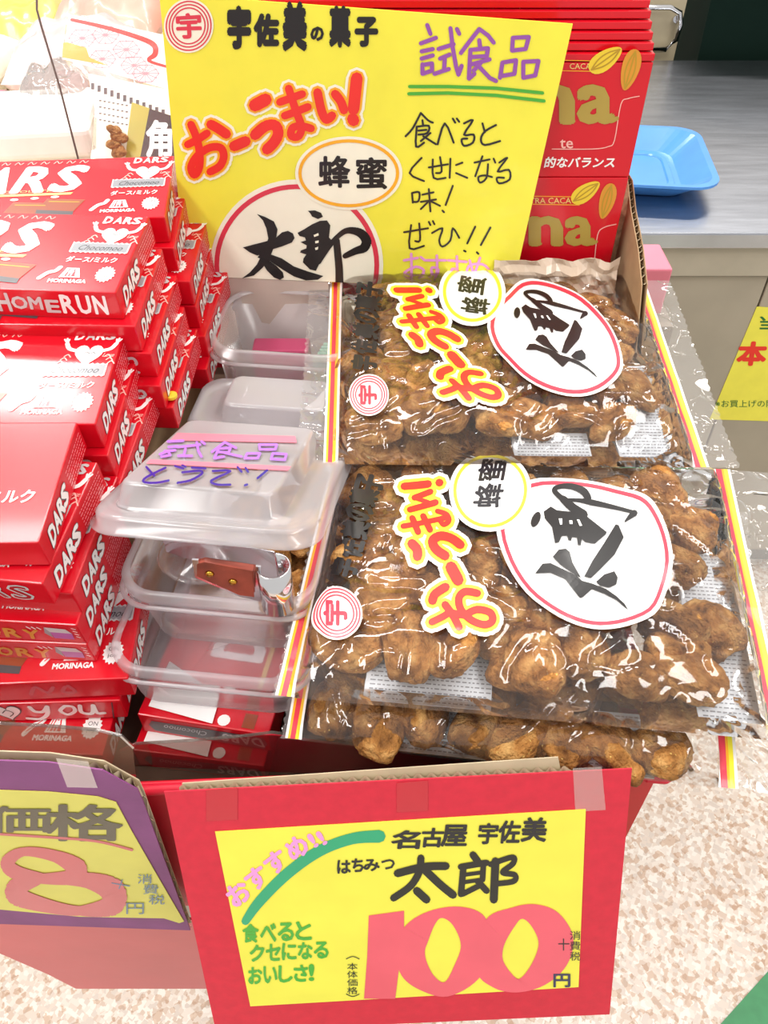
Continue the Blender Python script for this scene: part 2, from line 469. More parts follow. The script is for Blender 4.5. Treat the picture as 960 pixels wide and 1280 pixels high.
# dark bin and chrome rack behind the counter
m = MB(); c0 = on_y(872, 74, 2.02); c1 = on_y(905, -20, 2.02)
db = empty('storage_bin', (1.2, 2.25, 0), 'large dark green bin standing behind the steel counter', 'bin')
zt = on_y(900, -40, 2.02).z
m.slab([(c0.x, 2.02, 0), (2.4, 2.02, 0), (2.4, 2.02, zt), (on_y(898, -40, 2.02).x, 2.02, zt), (c0.x, 2.02, c0.z)], (0, .5, 0))
m.build('bin_body', mat('bin_green', (10, 28, 22), 0.8, spec=.1), db)
m = MB(); m.box((c0.x + .12, 2.0, zt - .03), (2.42, 2.54, zt)); m.build('bin_rim', mat('bin_green_dark', (8, 22, 18), 0.8, spec=.1), db)
rk = empty('wire_rack', (0.72, 2.06, 0), 'beige panel rack with rounded chrome wire frame behind the counter', 'rack')
pp = [on_y(*p, 2.05) for p in ((700, 9), (838, 9), (850, 16), (851, 30), (845, 50), (832, 62), (700, 66))]
m = MB(); m.tube(pp, 0.006, 8); m.build('wire_frame', mat('chrome', (230, 230, 232), rough=0.12, metal=1.0), rk, smooth=True)
q0, q1 = on_y(690, 60, 2.07), on_y(866, -30, 2.07)
m = MB(); m.box((0.1, 2.07, 0), (min(q1.x, c0.x - .004), 2.09, q1.z)); m.build('rack_panel', mat('rack_beige', (172, 160, 132), 0.5), rk)
m = MB(); bb = on_y(846, 24, 2.06); m.tube([bb, bb + Vector((0, .01, 0))], .008, 12); m.build('bolt', mat('chrome'), rk)

# ================================================================== DISPLAY BOX (red paper covered carton on a pedestal)
M_redpaper = mat('red_paper', (222, 28, 56), rough=0.45, nscale=40, namp=0.03, bump=0.15, bscale=60)
M_kraft = mat('kraft_board', (176, 146, 110), rough=0.85, nscale=60, namp=0.06, bump=0.2)
M_kraftlight = mat('kraft_liner', (206, 188, 156), rough=0.85, nscale=60, namp=0.05)
M_darkboard = mat('inner_board', (92, 70, 56), rough=0.9)
TZ = 0.868
fr_l = Vector((-0.42, 0.200, 0)); cr = on_z(826, 958, 0.912); fr_r = Vector((cr.x, cr.y, 0)); bk_r = Vector((0.185, 0.70, 0)); bk_l = Vector((-0.42, 0.70, 0))
dbx = empty('display_box', (-0.12, 0.45, 0.53), 'big red paper covered carton on a stand, filled with chocolates, tubs and snack bags', 'box')
def wall(name, a, b, z0, z1, t, mm, parent):
    d = (b - a).normalized(); n = Vector((-d.y, d.x, 0)) * t
    m = MB(); m.slab([a + Vector((0, 0, z0)), b + Vector((0, 0, z0)), b + Vector((0, 0, z1)), a + Vector((0, 0, z1))], n); return m.build(name, mm, parent)
bevel(wall('front_wall', fr_l, fr_r, 0.725, 0.912, 0.004, M_redpaper, dbx), .0008)
wall('side_wall', fr_r, bk_r, 0.725, 0.912, 0.004, M_redpaper, dbx)
wall('side_wall', bk_l, fr_l, 0.725, 0.912, 0.004, M_redpaper, dbx)
wall('rear_wall', bk_r, bk_l, 0.725, 0.912, 0.004, M_redpaper, dbx)
m = MB(); m.slab([fr_l + Vector((.005, .005, TZ - .004)), fr_r + Vector((-.005, .005, TZ - .004)), bk_r + Vector((-.005, -.005, TZ - .004)), bk_l + Vector((.005, -.005, TZ - .004))], (0, 0, .004)); m.build('inner_floor', M_darkboard, dbx)
m = MB(); m.slab([fr_l + Vector((0, .004, .716)), fr_r + Vector((0, .004, .716)), bk_r + Vector((0, 0, .716)), bk_l + Vector((0, 0, .716))], (0, 0, .009)); m.build('base_board', mat('red_edge', (200, 24, 50), 0.5), dbx)
# sheet of red film hanging under the box front, its lower left cut away
M_redfilm = mat('red_wrap_sheet', (214, 92, 98), rough=0.4, nscale=8, namp=0.06, bump=0.2, bscale=20)
Yf = 0.212
pl = [on_y(-120, 1148, Yf), on_y(620, 1152, Yf), on_y(620, 1236, Yf), on_y(95, 1236, Yf), on_y(60, 1218, Yf), on_y(0, 1192, Yf), on_y(-120, 1165, Yf)]
m = MB(); m.slab(pl, (0, .002, 0)); m.build('wrap_skirt', M_redfilm, dbx)
# crumpled paper at the front right corner
random.seed(3); V = []; n = 10
cc = Vector((cr.x - .004, cr.y + .004, .909))
for i in range(n):
    for j in range(6):
        t = j / 5; a_ = 2 * pi * i / n
        rr = (0.004 + 0.012 * sin(pi * t)) * (0.75 + 0.5 * random.random())
        V.append(cc + Vector((cos(a_) * rr, sin(a_) * rr * .8, (t - .5) * .02)))
Fs = [(i * 6 + j, ((i + 1) % n) * 6 + j, ((i + 1) % n) * 6 + j + 1, i * 6 + j + 1) for i in range(n) for j in range(5)] + [tuple(i * 6 + 5 for i in range(n)), tuple(i * 6 for i in range(n))[::-1]]
obj('crumpled_corner', V, Fs, M_redpaper, dbx)
m = MB(); m.tube([fr_l + Vector((0, -.001, .912)), fr_r + Vector((0, -.001, .912))], .0035, 8); m.build('rolled_rim', M_redpaper, dbx, smooth=True)
m = MB(); m.box((-.3, .36, 0), (.02, .62, .716)); bevel(m.build('pedestal', mat('pedestal_grey', (176, 168, 158), 0.6)), .004)
tag(bpy.data.objects['pedestal'], 'plain grey pedestal carrying the red display box', 'stand')

# cardboard risers inside the box
def riser(a, b, lab):
    m = MB(); m.box(a, b); o = m.build('cardboard_riser', M_kraft); bevel(o, .001); tag(o, lab, 'cardboard box'); return o
riser((-.40, .365, TZ), (-.185, .67, .972), 'brown cardboard riser under the back rows of chocolate boxes')
riser((-.035, .285, TZ), (.145, .425, .928), 'brown cardboard riser under the lowest snack bag')
riser((-.035, .43, TZ), (.165, .605, .962), 'brown cardboard riser under the rear snack bag')

# acrylic front guards
def guard(px, Y, lab, ncut=0.0):
    P = [on_y(u, v, Y) for u, v in px]
    m = MB(); m.slab(P, (0, .0018, 0)); o = empty('acrylic_guard', P[0], lab, 'plastic guard')
    m.build('guard_sheet', M_acrylic, o)
    m = MB(); m.tube([p + Vector((0, .0009, 0)) for p in P[:-2]], .0010, 6); m.build('polished_edge', film('acrylic_edge', haze=.4, hazecol=(.22, .2, .18), bump=0, refl=.5), o); return o
guard([(-60, 905), (0, 906), (60, 909), (120, 914), (150, 921), (166, 936), (180, 1060), (-60, 1040)], .2145, 'clear plastic guard in front of the lowest chocolate boxes, left of its wider neighbour')
guard([(150, 940), (170, 931), (240, 927), (300, 922), (340, 917), (420, 928), (520, 944), (640, 957), (790, 966), (778, 1000), (160, 1020)], .2330, 'wide smoky plastic guard standing before the tubs and snack bags')


# ================================================================== PRICE BOARDS
def corrugated(parent, a, b, n, t=0.0042, pitch=0.0075, depth=0.02, down=None):
    """flute strip seen along the cut top edge from a to b, n = thickness direction"""
    m = MB(); L = (b - a).length; k = max(4, int(L / pitch * 8)); V = []
    for i in range(k + 1):
        s = i / k; p = a.lerp(b, s) + n * (t * (0.5 + 0.46 * sin(2 * pi * s * L / pitch)))
        V += [p, p + down * depth]
    m.add(V, [(2 * i, 2 * i + 2, 2 * i + 3, 2 * i + 1) for i in range(k)])
    o = m.build('flute', M_kraftlight, parent, smooth=True); return o


# ---- red 100 yen board, lower edge swings toward the shopper
pn = Vector((0, -0.951, 0.309)); pp0 = Vector((0, 0.2035, 0.944))
pmap = plane_map(pp0, pn)
rb = empty('price_board', on_plane(497, 975, pp0, pn), 'red cardboard price board with yellow card reading 100 yen, taped to the box', 'sign')
bpx = [(205, 990), (790, 961), (762, 1268), (270, 1290)]
P = [on_plane(*p, pp0, pn) for p in bpx]
m = MB(); m.slab(P, pn * -0.0008); m.build('red_face', mat('red_board', (216, 38, 62), rough=0.6, nscale=140, namp=0.04, bump=0.1, bscale=200), rb)
m = MB(); m.slab([p - pn * 0.0050 for p in [on_plane(225, 988, pp0, pn), on_plane(700, 955, pp0, pn), on_plane(762, 1268, pp0, pn), on_plane(270, 1290, pp0, pn)]], pn * -0.0006); m.build('rear_liner', M_kraftlight, rb)
dn = Vector((0, -0.309, -0.951))
corrugated(rb, P[0].lerp(P[1], .03) - pn * .0009, P[0].lerp(P[1], .88) - pn * .0009, -pn, .0038, .0072, .03, dn)
cpx = [(269, 1039), (732, 1011), (723, 1233), (313, 1257)]
m = MB(); m.slab([on_plane(*p, pp0, pn) + pn * .0005 for p in cpx], pn * -.0004); m.build('yellow_card', mat('card_yellow', (247, 240, 84), rough=0.55), rb)
for k, (u0, v0, u1, v1) in enumerate(((258, 984, 297, 1024), (496, 975, 535, 1013))):
    m = MB(); m.slab([on_plane(*p, pp0, pn) + pn * .0002 for p in ((u0, v0 + 3), (u1, v0), (u1, v1), (u0, v1 + 2))], pn * .0001); m.build('red_tape', mat('tape_red', (200, 18, 44), rough=0.25, coat=.5), rb)['label'] = 'glossy red tape patch'
m = MB(); m.slab([on_plane(*p, pp0, pn) + pn * .0002 for p in ((716, 960), (752, 958), (757, 1012), (719, 1014))], pn * .0001); m.build('clear_tape', film('clear_tape', haze=.06, bump=0.0, rough=.25, refl=.35), rb)
a = Art(lambda u, v, h: pmap(u, v, h + .0005))
# coral 100, thick marker figures
a.poly([(461, 1143), (505, 1137), (505, 1160), (498, 1215), (494, 1247), (455, 1247), (459, 1195)], 'coral')
def fat0(out, inn):
    n = 40
    def sample(P):
        r = []; m_ = len(P)
        for i in range(m_):
            p0, p1, p2, p3 = P[i - 1], P[i], P[(i + 1) % m_], P[(i + 2) % m_]
            for j in range(6):
                t = j / 6
                r.append(tuple(0.5 * (2 * p1[q] + (p2[q] - p0[q]) * t + (2 * p0[q] - 5 * p1[q] + 4 * p2[q] - p3[q]) * t * t + (3 * p1[q] - p0[q] - 3 * p2[q] + p3[q]) * t ** 3) for q in (0, 1)))
        return r
    O = sample(out); I = sample(inn); k = len(O)
    for i in range(k):
        j = (i + 1) % k
        a.n += 1; a.tri(O[i], O[j], I[j], 'coral', 1); a.tri(O[i], I[j], I[i], 'coral', 1)
fat0([(505, 1158), (535, 1138), (575, 1132), (606, 1145), (612, 1185), (598, 1222), (560, 1244), (525, 1236), (502, 1218), (496, 1190)],
     [(535, 1175), (543, 1155), (552, 1146), (566, 1155), (576, 1180), (568, 1205), (556, 1226), (543, 1219), (534, 1203), (531, 1188)])
fat0([(606, 1150), (640, 1133), (670, 1129), (698, 1140), (716, 1170), (708, 1205), (680, 1230), (645, 1239), (615, 1232), (596, 1210)],
     [(632, 1175), (642, 1158), (652, 1147), (664, 1156), (673, 1178), (664, 1204), (649, 1222), (638, 1214), (629, 1200), (628, 1188)])
# 太郎 with a wide black marker
for st, w_ in (([(497, 1090), (530, 1082), (557, 1081)], 10), ([(526, 1071), (524, 1088), (513, 1106), (492, 1121)], 9), ([(532, 1087), (550, 1104), (566, 1117)], 10), ([(521, 1112), (533, 1123)], 10),
               ([(591, 1067), (597, 1075)], 9), ([(576, 1082), (600, 1078), (608, 1077)], 8), ([(579, 1083), (576, 1116)], 8), ([(604, 1079), (603, 1098)], 7), ([(580, 1092), (602, 1089)], 5), ([(581, 1101), (601, 1098)], 5), ([(578, 1116), (598, 1106)], 7), ([(597, 1100), (608, 1112)], 8),
               ([(613, 1079), (640, 1070), (641, 1078), (628, 1089), (643, 1092), (642, 1100), (622, 1103)], 7), ([(619, 1075), (617, 1123)], 10)):
    a.curve(st, w_, 'black', 2)
for ch, x0, y0, x1, y1 in (('名', 489, 1037, 523, 1059), ('古', 526, 1034, 552, 1057), ('屋', 551, 1030, 582, 1056), ('宇', 597, 1028, 620, 1053), ('佐', 622, 1025, 648, 1052), ('美', 651, 1021, 681, 1050)):
    a.rtext(ch, x0, y0, x1, y1, 'ink', 2, bold=.035, slant=3)
for ch, x0, y0, x1, y1 in (('は', 422, 1074, 438, 1090), ('ち', 440, 1072, 454, 1088), ('み', 455, 1073, 474, 1087), ('つ', 477, 1073, 493, 1085)):
    a.rtext(ch, x0, y0, x1, y1, 'ink', 2, bold=.04)
# green arc and the green recommendation
a.curve([(307, 1150), (325, 1125), (360, 1090), (400, 1062), (440, 1047), (474, 1044)], [10, 13, 14, 14, 14, 16], 'teal', 1)
for ch, c_, s in (('お', (298, 1115), 26), ('す', (321, 1096), 25), ('す', (345, 1076), 25), ('め', (371, 1058), 25), ('!', (391, 1049), 18), ('!', (402, 1046), 18)):
    th = -0.62; hw = s / 2 * (.25 if ch == '!' else 1); hh = s / 2
    q = [(c_[0] + x * hw * cos(th) - y * hh * sin(th), c_[1] + x * hw * sin(th) + y * hh * cos(th)) for x, y in ((-1, 1), (1, 1), (1, -1), (-1, -1))]
    a.text(ch, q, 'pink', 2, bold=.05)
def row(a, s, x, y, dx, h, col, bold=.05, dy=0, slant=0, layer=2, wf=.86):
    for i, ch in enumerate(s):
        if ch == ' ': continue
        k = .3 if ch in '!！' else 1
        a.rtext(ch, x + i * dx, y + i * dy, x + i * dx + dx * wf * k, y + i * dy + h, col, layer, bold, slant)
row(a, '食べると', 304, 1154, 22, 22, 'green', .04, -1); row(a, 'クセになる', 313, 1180, 20, 20, 'green', .04, -1); row(a, 'おいしさ!', 311, 1208, 19, 20, 'green', .04, -1)
for i, ch in enumerate('本体価格'): a.rtext(ch, 434, 1202 + i * 10, 447, 1211 + i * 10, 'ink', 2)
a.curve([(433, 1197), (441, 1194), (449, 1197)], 1, 'ink', 2); a.curve([(433, 1241), (441, 1244), (449, 1241)], 1, 'ink', 2)
for i, ch in enumerate('消費税'): a.rtext(ch, 712, 1162 + i * 13, 725, 1173 + i * 13, 'ink', 3)
a.stroke([(698, 1178), (711, 1178)], 1.3, 'ink', 3); a.stroke([(704, 1172), (704, 1186)], 1.3, 'ink', 3)
a.rtext('円', 692, 1216, 712, 1232, 'navy', 3, bold=.03)
a.build('handwritten_text', rb)

# ---- purple board on the left, standing upright against the box
Yp = 0.1955; vn = Vector((0, -1, 0))
pb = empty('price_board', on_y(90, 1050, Yp), 'purple cardboard price board with yellow sheet and big red 8', 'sign')
Pp = [on_y(*p, Yp) for p in ((-150, 948), (0, 951), (60, 953), (128, 963), (172, 987), (178, 1000), (238, 1163), (-150, 1150))]
m = MB(); m.slab(Pp, (0, .0008, 0)); m.build('purple_face', mat('purple_board', (142, 74, 132), rough=0.6, nscale=30, namp=0.08, bump=.2), pb)
m = MB(); m.slab([p + Vector((0, .0046, 0.001)) for p in Pp], (0, .0006, 0)); m.build('rear_liner', M_kraftlight, pb)
dz = Vector((0, 0, -1)); off = Vector((0, .0009, .0))
corrugated(pb, Pp[0] + off, Pp[3] + off, -vn, .0036, .0085, .02, dz); corrugated(pb, Pp[3] + off, Pp[4] + off, -vn, .0036, .0085, .012, dz); corrugated(pb, Pp[5] + off, Pp[6] + off, -vn, .0036, .03, .002, dz)
ypx = [(-150, 984), (0, 988), (60, 990), (122, 996), (145, 1003), (165, 1040), (195, 1092), (230, 1152), (224, 1154), (205, 1148), (100, 1146), (0, 1137), (-150, 1128)]
m = MB(); m.slab([on_y(*p, Yp - .0006) for p in ypx], (0, .0004, 0)); m.build('yellow_sheet', mat('sheet_yellow', (234, 226, 108), rough=0.5), pb)
m = MB(); m.slab([on_y(*p, Yp - .0008) for p in ((70, 948), (110, 952), (122, 985), (84, 984))], (0, .0002, 0)); m.build('clear_tape', film('clear_tape', haze=.06, bump=0.0, rough=.25, refl=.35), pb)
a = Art(plane_map((0, Yp - .0008, 0), (0, -1, 0)))
a.rtext('価', -16, 1008, 62, 1040, 'khaki', bold=.025); a.rtext('格', 58, 1006, 152, 1050, 'khaki', bold=.025)
a.curve([(-20, 1041), (60, 1046), (120, 1051), (165, 1062)], 3, 'dullred')
a.curve([(60, 1099), (20, 1090), (10, 1077), (30, 1064), (70, 1070), (96, 1085), (88, 1096), (50, 1098)], [12, 18, 18, 11, 15, 26, 19, 12], 'dullred', 1)
a.curve([(50, 1098), (22, 1108), (22, 1120), (60, 1132), (100, 1138), (140, 1131), (140, 1112), (110, 1100), (70, 1098)], [12, 24, 24, 17, 12, 27, 32, 20, 12], 'dullred', 1)
for i, ch in enumerate('消費税'): a.rtext(ch, 172 + i * 7, 1092 + i * 13, 190 + i * 8, 1104 + i * 13, 'blue', 2)
a.stroke([(140, 1103), (162, 1107)], 1.3, 'blue', 2); a.stroke([(153, 1099), (149, 1110)], 1.3, 'blue', 2); a.rtext('円', 158, 1128, 180, 1142, 'blue', 2)
a.build('handwritten_text', pb)

# ================================================================== CHOCOLATE BOXES
BL, BW, BT = 0.165, 0.085, 0.0203
M_choc = mat('glossy_red_carton', (214, 10, 32), rough=0.27, coat=0.35, spec=.4, nscale=18, namp=0.02, bump=0.06, bscale=30)
M_edge = mat('carton_edge', (240, 120, 120), rough=0.5)


def build_body(corner, lab, group):
    """chocolate box: origin at the front right top corner, body to -x, +y, -z"""
    o = empty('chocolate_box', (0, 0, 0), lab, 'box', group)
    m = MB(); m.box((-BL, 0, -BT), (0, BW, 0)); b = m.build('carton', M_choc, o, world=False); bevel(b, .0009, 2)
    return o


def top_map(x, y, h): return Vector((x, y, h + .0001))
def end_map(y, z, h): return Vector((h + .0001, y, z))
def front_map(x, z, h): return Vector((x, -h - .0001, z))
def q(cx, cy, w_, h_, sl=0): return [(cx - w_ / 2, cy - h_ / 2), (cx + w_ / 2, cy - h_ / 2), (cx + w_ / 2 + sl, cy + h_ / 2), (cx - w_ / 2 + sl, cy + h_ / 2)]


def top_art():
    a = Art(top_map, lift=.00008)
    # big white letters
    for ch, cx in zip('DARS', (-.1525, -.125, -.0985, -.0735)):
        a.text(ch, q(cx - .003, .056, .0215 if ch != 'S' else .019, .034, .006), 'white', 3, .055)
    a.poly([(-.162, .0365), (-.068, .0365), (-.0695, .0335), (-.162, .0335)], 'palegold', 2)
    a.text('MILK CHOCOLATE', q(-.115, .0395, .062, .003), 'palegold', 3)
    for cx, cy, r in ((-.135, .019, .1), (-.098, .017, -.05), (-.075, .020, .08)):   # printed chocolate pieces
        a.poly([(cx - .015, cy - .006 + r * .01), (cx + .011, cy - .009), (cx + .017, cy + .006), (cx - .010, cy + .009)], 'brown', 2)
        a.poly([(cx - .015, cy - .006 + r * .01), (cx + .011, cy - .009), (cx + .011, cy - .014), (cx - .015, cy - .011)], 'charcoal', 2)
        a.stroke([(cx - .008, cy + .005), (cx + .013, cy + .003)], .0008, 'orange', 3)
    for i in range(10):
        x = -.155 + i * .0095; a.curve([(x, .078), (x + .002, .0815), (x + .004, .078), (x + .006, .0805)], .0007, 'peach', 2, 3)
    for i in range(6):
        x = -.150 + i * .014; a.disc((x, .029 + .001 * (i % 3)), .003, .0016, 'white', 2, 10)
    # right label: letters, heart with raised arms, script tag, name, mountain emblem, burst
    for ch, x, c_ in zip('DARS', (-.0265, -.0195, -.0130, -.0070), ('white', 'lightgrey', 'white', 'lightgrey')):
        a.text(ch, q(x, .0785, .0052, .0075, .0006), c_, 3, .06)
    H = []
    for i in range(28):
        t = 2 * pi * i / 28; H.append((-.0175 + .0088 * (sin(t) ** 3), .0605 + .00072 * (13 * cos(t) - 5 * cos(2 * t) - 2 * cos(3 * t) - cos(4 * t))))
    a.poly(H, 'white', 3)
    a.curve([(-.0205, .0615), (-.0185, .0625), (-.0165, .0610), (-.0145, .0625), (-.0135, .0610)], .0005, 'ink', 4, 3)
    for sx in (-1, 1):
        a.curve([(-.0175 + sx * .008, .064), (-.0175 + sx * .013, .066), (-.0175 + sx * .0155, .071)], .0028, 'white', 3, 3)
        for k in (-1, 0, 1): a.stroke([(-.0175 + sx * .0155, .071), (-.0175 + sx * (.0165 + .0015 * k), .076 - .001 * abs(k))], .0012, 'white', 3)
        for k in range(3):
            cx = -.0175 + sx * (.0125 + k * .0016); a.curve([(cx - .002, .0585 - k * .003), (cx, .0605 - k * .003), (cx + .002, .0580 - k * .003)], .0008, 'peach', 3, 3)
    a.text('Love', q(-.0050, .0600, .0070, .0035, .001), 'peach', 3)
    a.poly([(-.0420 + .0385 * (i / 24), .0520 + .0006 * (-1) ** i) for i in range(25)] + [(-.0035 - .0385 * (i / 24), .0405 + .0006 * (-1) ** i) for i in range(25)], 'lightgrey', 3)
    a.poly([(-.0410 + .0365 * (i / 24), .0508 + .0005 * (-1) ** i) for i in range(25)] + [(-.0045 - .0365 * (i / 24), .0417 + .0005 * (-1) ** i) for i in range(25)], 'grey', 4)
    a.text('Chocomoo', q(-.0230, .0460, .029, .0055, .0022), 'ink', 5)
    a.text('ダース/ミルク', q(-.0245, .0330, .033, .0058), 'white', 3, .02)
    a.poly([(-.0400, .0135), (-.0265, .0135), (-.0295, .0235), (-.0375, .0235)], 'white', 3)
    a.poly([(-.0383, .0145), (-.0300, .0145), (-.0315, .0225), (-.0370, .0225)], 'red', 4)
    for k in range(3): a.stroke([(-.0372 + k * .0022, .0145), (-.0358 + k * .0016, .0225)], .0009, 'white', 5)
    a.disc((-.0335, .0195), .0018, .0022, 'white', 5, 10)
    a.text('MORINAGA', q(-.0335, .0100, .0240, .0036), 'white', 3, .06)
    B = []
    for i in range(32):
        r = .0085 if i % 2 else .0070; B.append((-.0115 + r * cos(2 * pi * i / 32) * .75, .0180 + r * sin(2 * pi * i / 32)))
    a.poly(B, 'white', 3); a.text('ON', q(-.0115, .0205, .006, .003), 'charcoal', 4); a.text('joy', q(-.0115, .0155, .006, .003), 'charcoal', 4)
    a.curve([(-.052, .012), (-.048, .018), (-.044, .020), (-.042, .024)], .0032, 'white', 3, 3)
    a.curve([(-.051, .014), (-.047, .018), (-.0435, .0215)], .0007, 'red', 4, 3)
    return a


def end_art(seed=0):
    a = Art(end_map, lift=.00008); r = random.Random(seed)
    for ch, y in zip('DARS', (.0125, .0215, .0305, .0385)):
        a.text(ch, q(y, -.0110, .0075, .0105, .0022), 'charcoal', 2, .12)
        a.text(ch, q(y, -.0108, .0075, .0105, .0022), 'white', 3, .07)
    for k in range(6):
        z = -.0045 - k * .0026; y = .050
        while y < .080:
            L = r.uniform(.001, .0035); a.stroke([(y, z), (y + L, z)], .0007, 'rose', 2, False); y += L + .0008
    return a


TOP = None
def make_parts(o, top='label', front='plain', seed=0):
    if top == 'label':
        a = top_art(); p = a.build('top_print', o, world=False); p['label'] = 'white lettering, heart with arms and grey script tag'
    elif top == 'plain':
        a = Art(top_map, lift=.00008); a.text('ミルク', q(-.022, .030, .024, .0085), 'white', 3, .03)
        a.poly([(-.0400, .0105), (-.0265, .0105), (-.0295, .0235), (-.0375, .0235)], 'white', 3); a.poly([(-.0383, .0120), (-.0300, .0120), (-.0315, .0215), (-.0370, .0215)], 'red', 4)
        a.text('MORINAGA', q(-.0335, .0070, .0230, .0036), 'white', 3, .06); a.build('top_print', o, world=False)
    end_art(seed).build('end_print', o, world=False)
    a = Art(front_map, lift=.00008)
    if front == 'homerun':
        for i, ch in enumerate('HOMERUN'):
            x = -.0745 + i * .0103
            hh = .013 if i in (0, 4, 5, 6) else .009
            a.text(ch, q(x, -.0095 - (i == 3) * .002, .0078 if i != 1 else .0095, hh, .001), 'lightgrey' if i < 4 else 'white', 3, .05)
        for x in (-.092, -.118): a.curve([(x - .010, -.002), (x - .004, -.008), (x + .004, -.015), (x - .004, -.018)], .004, 'lightgrey', 2, 4); a.curve([(x - .006, -.0175), (x + .006, -.018)], .003, 'white', 3, 2)
    elif front == 'history':
        for i, ch in enumerate('HISTORY'): a.text(ch, q(-.098 + i * .0112, -.0105 - .0003 * i, .0085, .0095, .0015), 'podorange', 3, .05)
        a.poly([(-.020, -.0035), (-.008, -.0045), (-.0055, -.009), (-.018, -.0085)], 'lightgrey', 3)
        a.poly([(-.020, -.0035), (-.018, -.0085), (-.018, -.0150), (-.0215, -.0100)], 'grey', 3)
        a.poly([(-.018, -.0085), (-.0055, -.009), (-.0060, -.0155), (-.0175, -.0152)], 'mauve', 3)
        for k in range(3): a.stroke([(-.030 + k * .003, -.004), (-.0285 + k * .003, -.006)], .0008, 'white', 3)
        for k in range(4): a.stroke([(-.004 + k * .0001, -.003 - k * .003), (-.002, -.004 - k * .003)], .0006, 'white', 3)
    elif front == 'outline':
        for i, ch in enumerate('DARS'):
            a.text(ch, q(-.056 + i * .0135, -.0100, .0100, .0120), 'lightgrey', 3, .09); a.text(ch, q(-.056 + i * .0135, -.0100, .0100, .0120), 'darkred', 5, .005)
        for k in range(3): a.disc((-.062 + k * .002, -.017 + .001 * k), .0013, .0013, 'white', 3, 8)
    elif front == 'you':
        top_map_ = a.map; a.map = lambda x, z, h: top_map_((x + .012) * 1.06, (z + .010) * 1.08 - .010, h); H = []
        for i in range(28):
            t = 2 * pi * i / 28; H.append((-.0780 + .0075 * (sin(t) ** 3), -.0092 + .00052 * (13 * cos(t) - 5 * cos(2 * t) - 2 * cos(3 * t) - cos(4 * t))))
        a.poly([((x + .078) * 1.12 - .078, (z + .0092) * 1.15 - .0092) for x, z in H], 'ink', 2); a.poly(H, 'white', 3)
        a.curve([(-.081, -.0095), (-.078, -.0065), (-.075, -.0100), (-.078, -.0135)], .0006, 'ink', 5, 3)
        a.stroke([(-.093, -.003), (-.097, -.017)], .003, 'grey', 3)
        a.curve([(-.064, -.004), (-.0625, -.009), (-.058, -.0095), (-.054, -.004)], .0026, 'white', 3, 4); a.curve([(-.054, -.004), (-.0565, -.0125), (-.062, -.0175), (-.069, -.0165)], .0026, 'white', 3, 4)
        a.curve([(-.044, -.004), (-.048, -.009), (-.045, -.0135), (-.040, -.010), (-.040, -.005), (-.044, -.004)], .0024, 'white', 3, 4)
        a.curve([(-.0355, -.004), (-.0365, -.0115), (-.031, -.0130), (-.0280, -.004)], .0026, 'white', 3, 4); a.curve([(-.0280, -.004), (-.0280, -.0125), (-.0240, -.0130)], .0026, 'white', 3, 4)
        a.stroke([(-.017, -.002), (-.020, -.019)], .0007, 'charcoal', 3)
    elif front == 'swirl':
        a.curve([(-.020, -.006), (-.013, -.004), (-.012, -.009), (-.019, -.010), (-.020, -.015), (-.012, -.016)], .0022, 'lightgrey', 3, 4)
        a.curve([(-.045, -.006), (-.038, -.012), (-.030, -.008)], .0018, 'lightgrey', 3, 4)
    elif front == 'ghostyou':
        a.curve([(-.060, -.013), (-.055, -.005), (-.050, -.012), (-.045, -.006)], .0025, 'dullred', 2, 4)
        a.curve([(-.038, -.006), (-.041, -.012), (-.034, -.012), (-.036, -.005)], .0025, 'dullred', 2, 4)
    if a.t: a.build('front_print', o, world=False)


def place(o, px, z, yaw, tilt=6.5, roll=0):
    p = on_z(px[0], px[1], z); o.location = p; o.rotation_euler = (radians(tilt), radians(roll), radians(yaw)); return o


def copy_tree(o, drop=()):
    c_ = o.copy(); COL.objects.link(c_)
    for ch in list(o.children):
        if ch.name.split('.')[0] in drop: continue
        d = ch.copy(); COL.objects.link(d); d.parent = c_
    return c_


PROTO = {}
def choc(kind, px, z, yaw, lab, group='chocolate boxes in the display', tilt=6.5, roll=0):
    if kind not in PROTO:
        o = build_body(None, lab, group); make_parts(o, kind[0], kind[1], len(kind[1])); PROTO[kind] = o
    else: o = copy_tree(PROTO[kind])
    tag(o, lab, 'box', group); return place(o, px, z, yaw, tilt, roll)


G = 'red chocolate boxes stacked on the left'
# front column, top to bottom
choc(('plain', 'plain'), (48, 678), 1.0555, 0.5, 'red chocolate box topping the frontmost stack, its lid plain red and glossy', G)
choc(('label', 'outline'), (53, 730), 1.0330, -6.5, 'chocolate box with grey outlined letters on its front, directly under the plain glossy one', G)
choc(('label', 'plain'), (90, 742), 1.0130, -5, 'dark fronted chocolate box just above the two boxes with orange HISTORY lettering', G)
choc(('label', 'history'), (96, 782), 0.9930, -4, 'chocolate box with orange HISTORY lettering and a purple book, upper one of the pair', G)
choc(('label', 'history'), (109, 806), 0.9720, -3, 'chocolate box with orange HISTORY lettering and a purple book, lower one of the pair', G)
choc(('label', 'ghostyou'), (160, 848), 0.9510, 3, 'chocolate box with faint pink scrawl on its front, lying right above the white You box', G, 4)
choc(('label', 'you'), (150, 876), 0.9290, 2, 'chocolate box with white heart and the word You on its front', G, 2)
choc(('label', 'plain'), (128, 944), 0.9070, -2, 'lowest chocolate box seen through the clear plastic guard, lettered lid under the You box', G, 1)
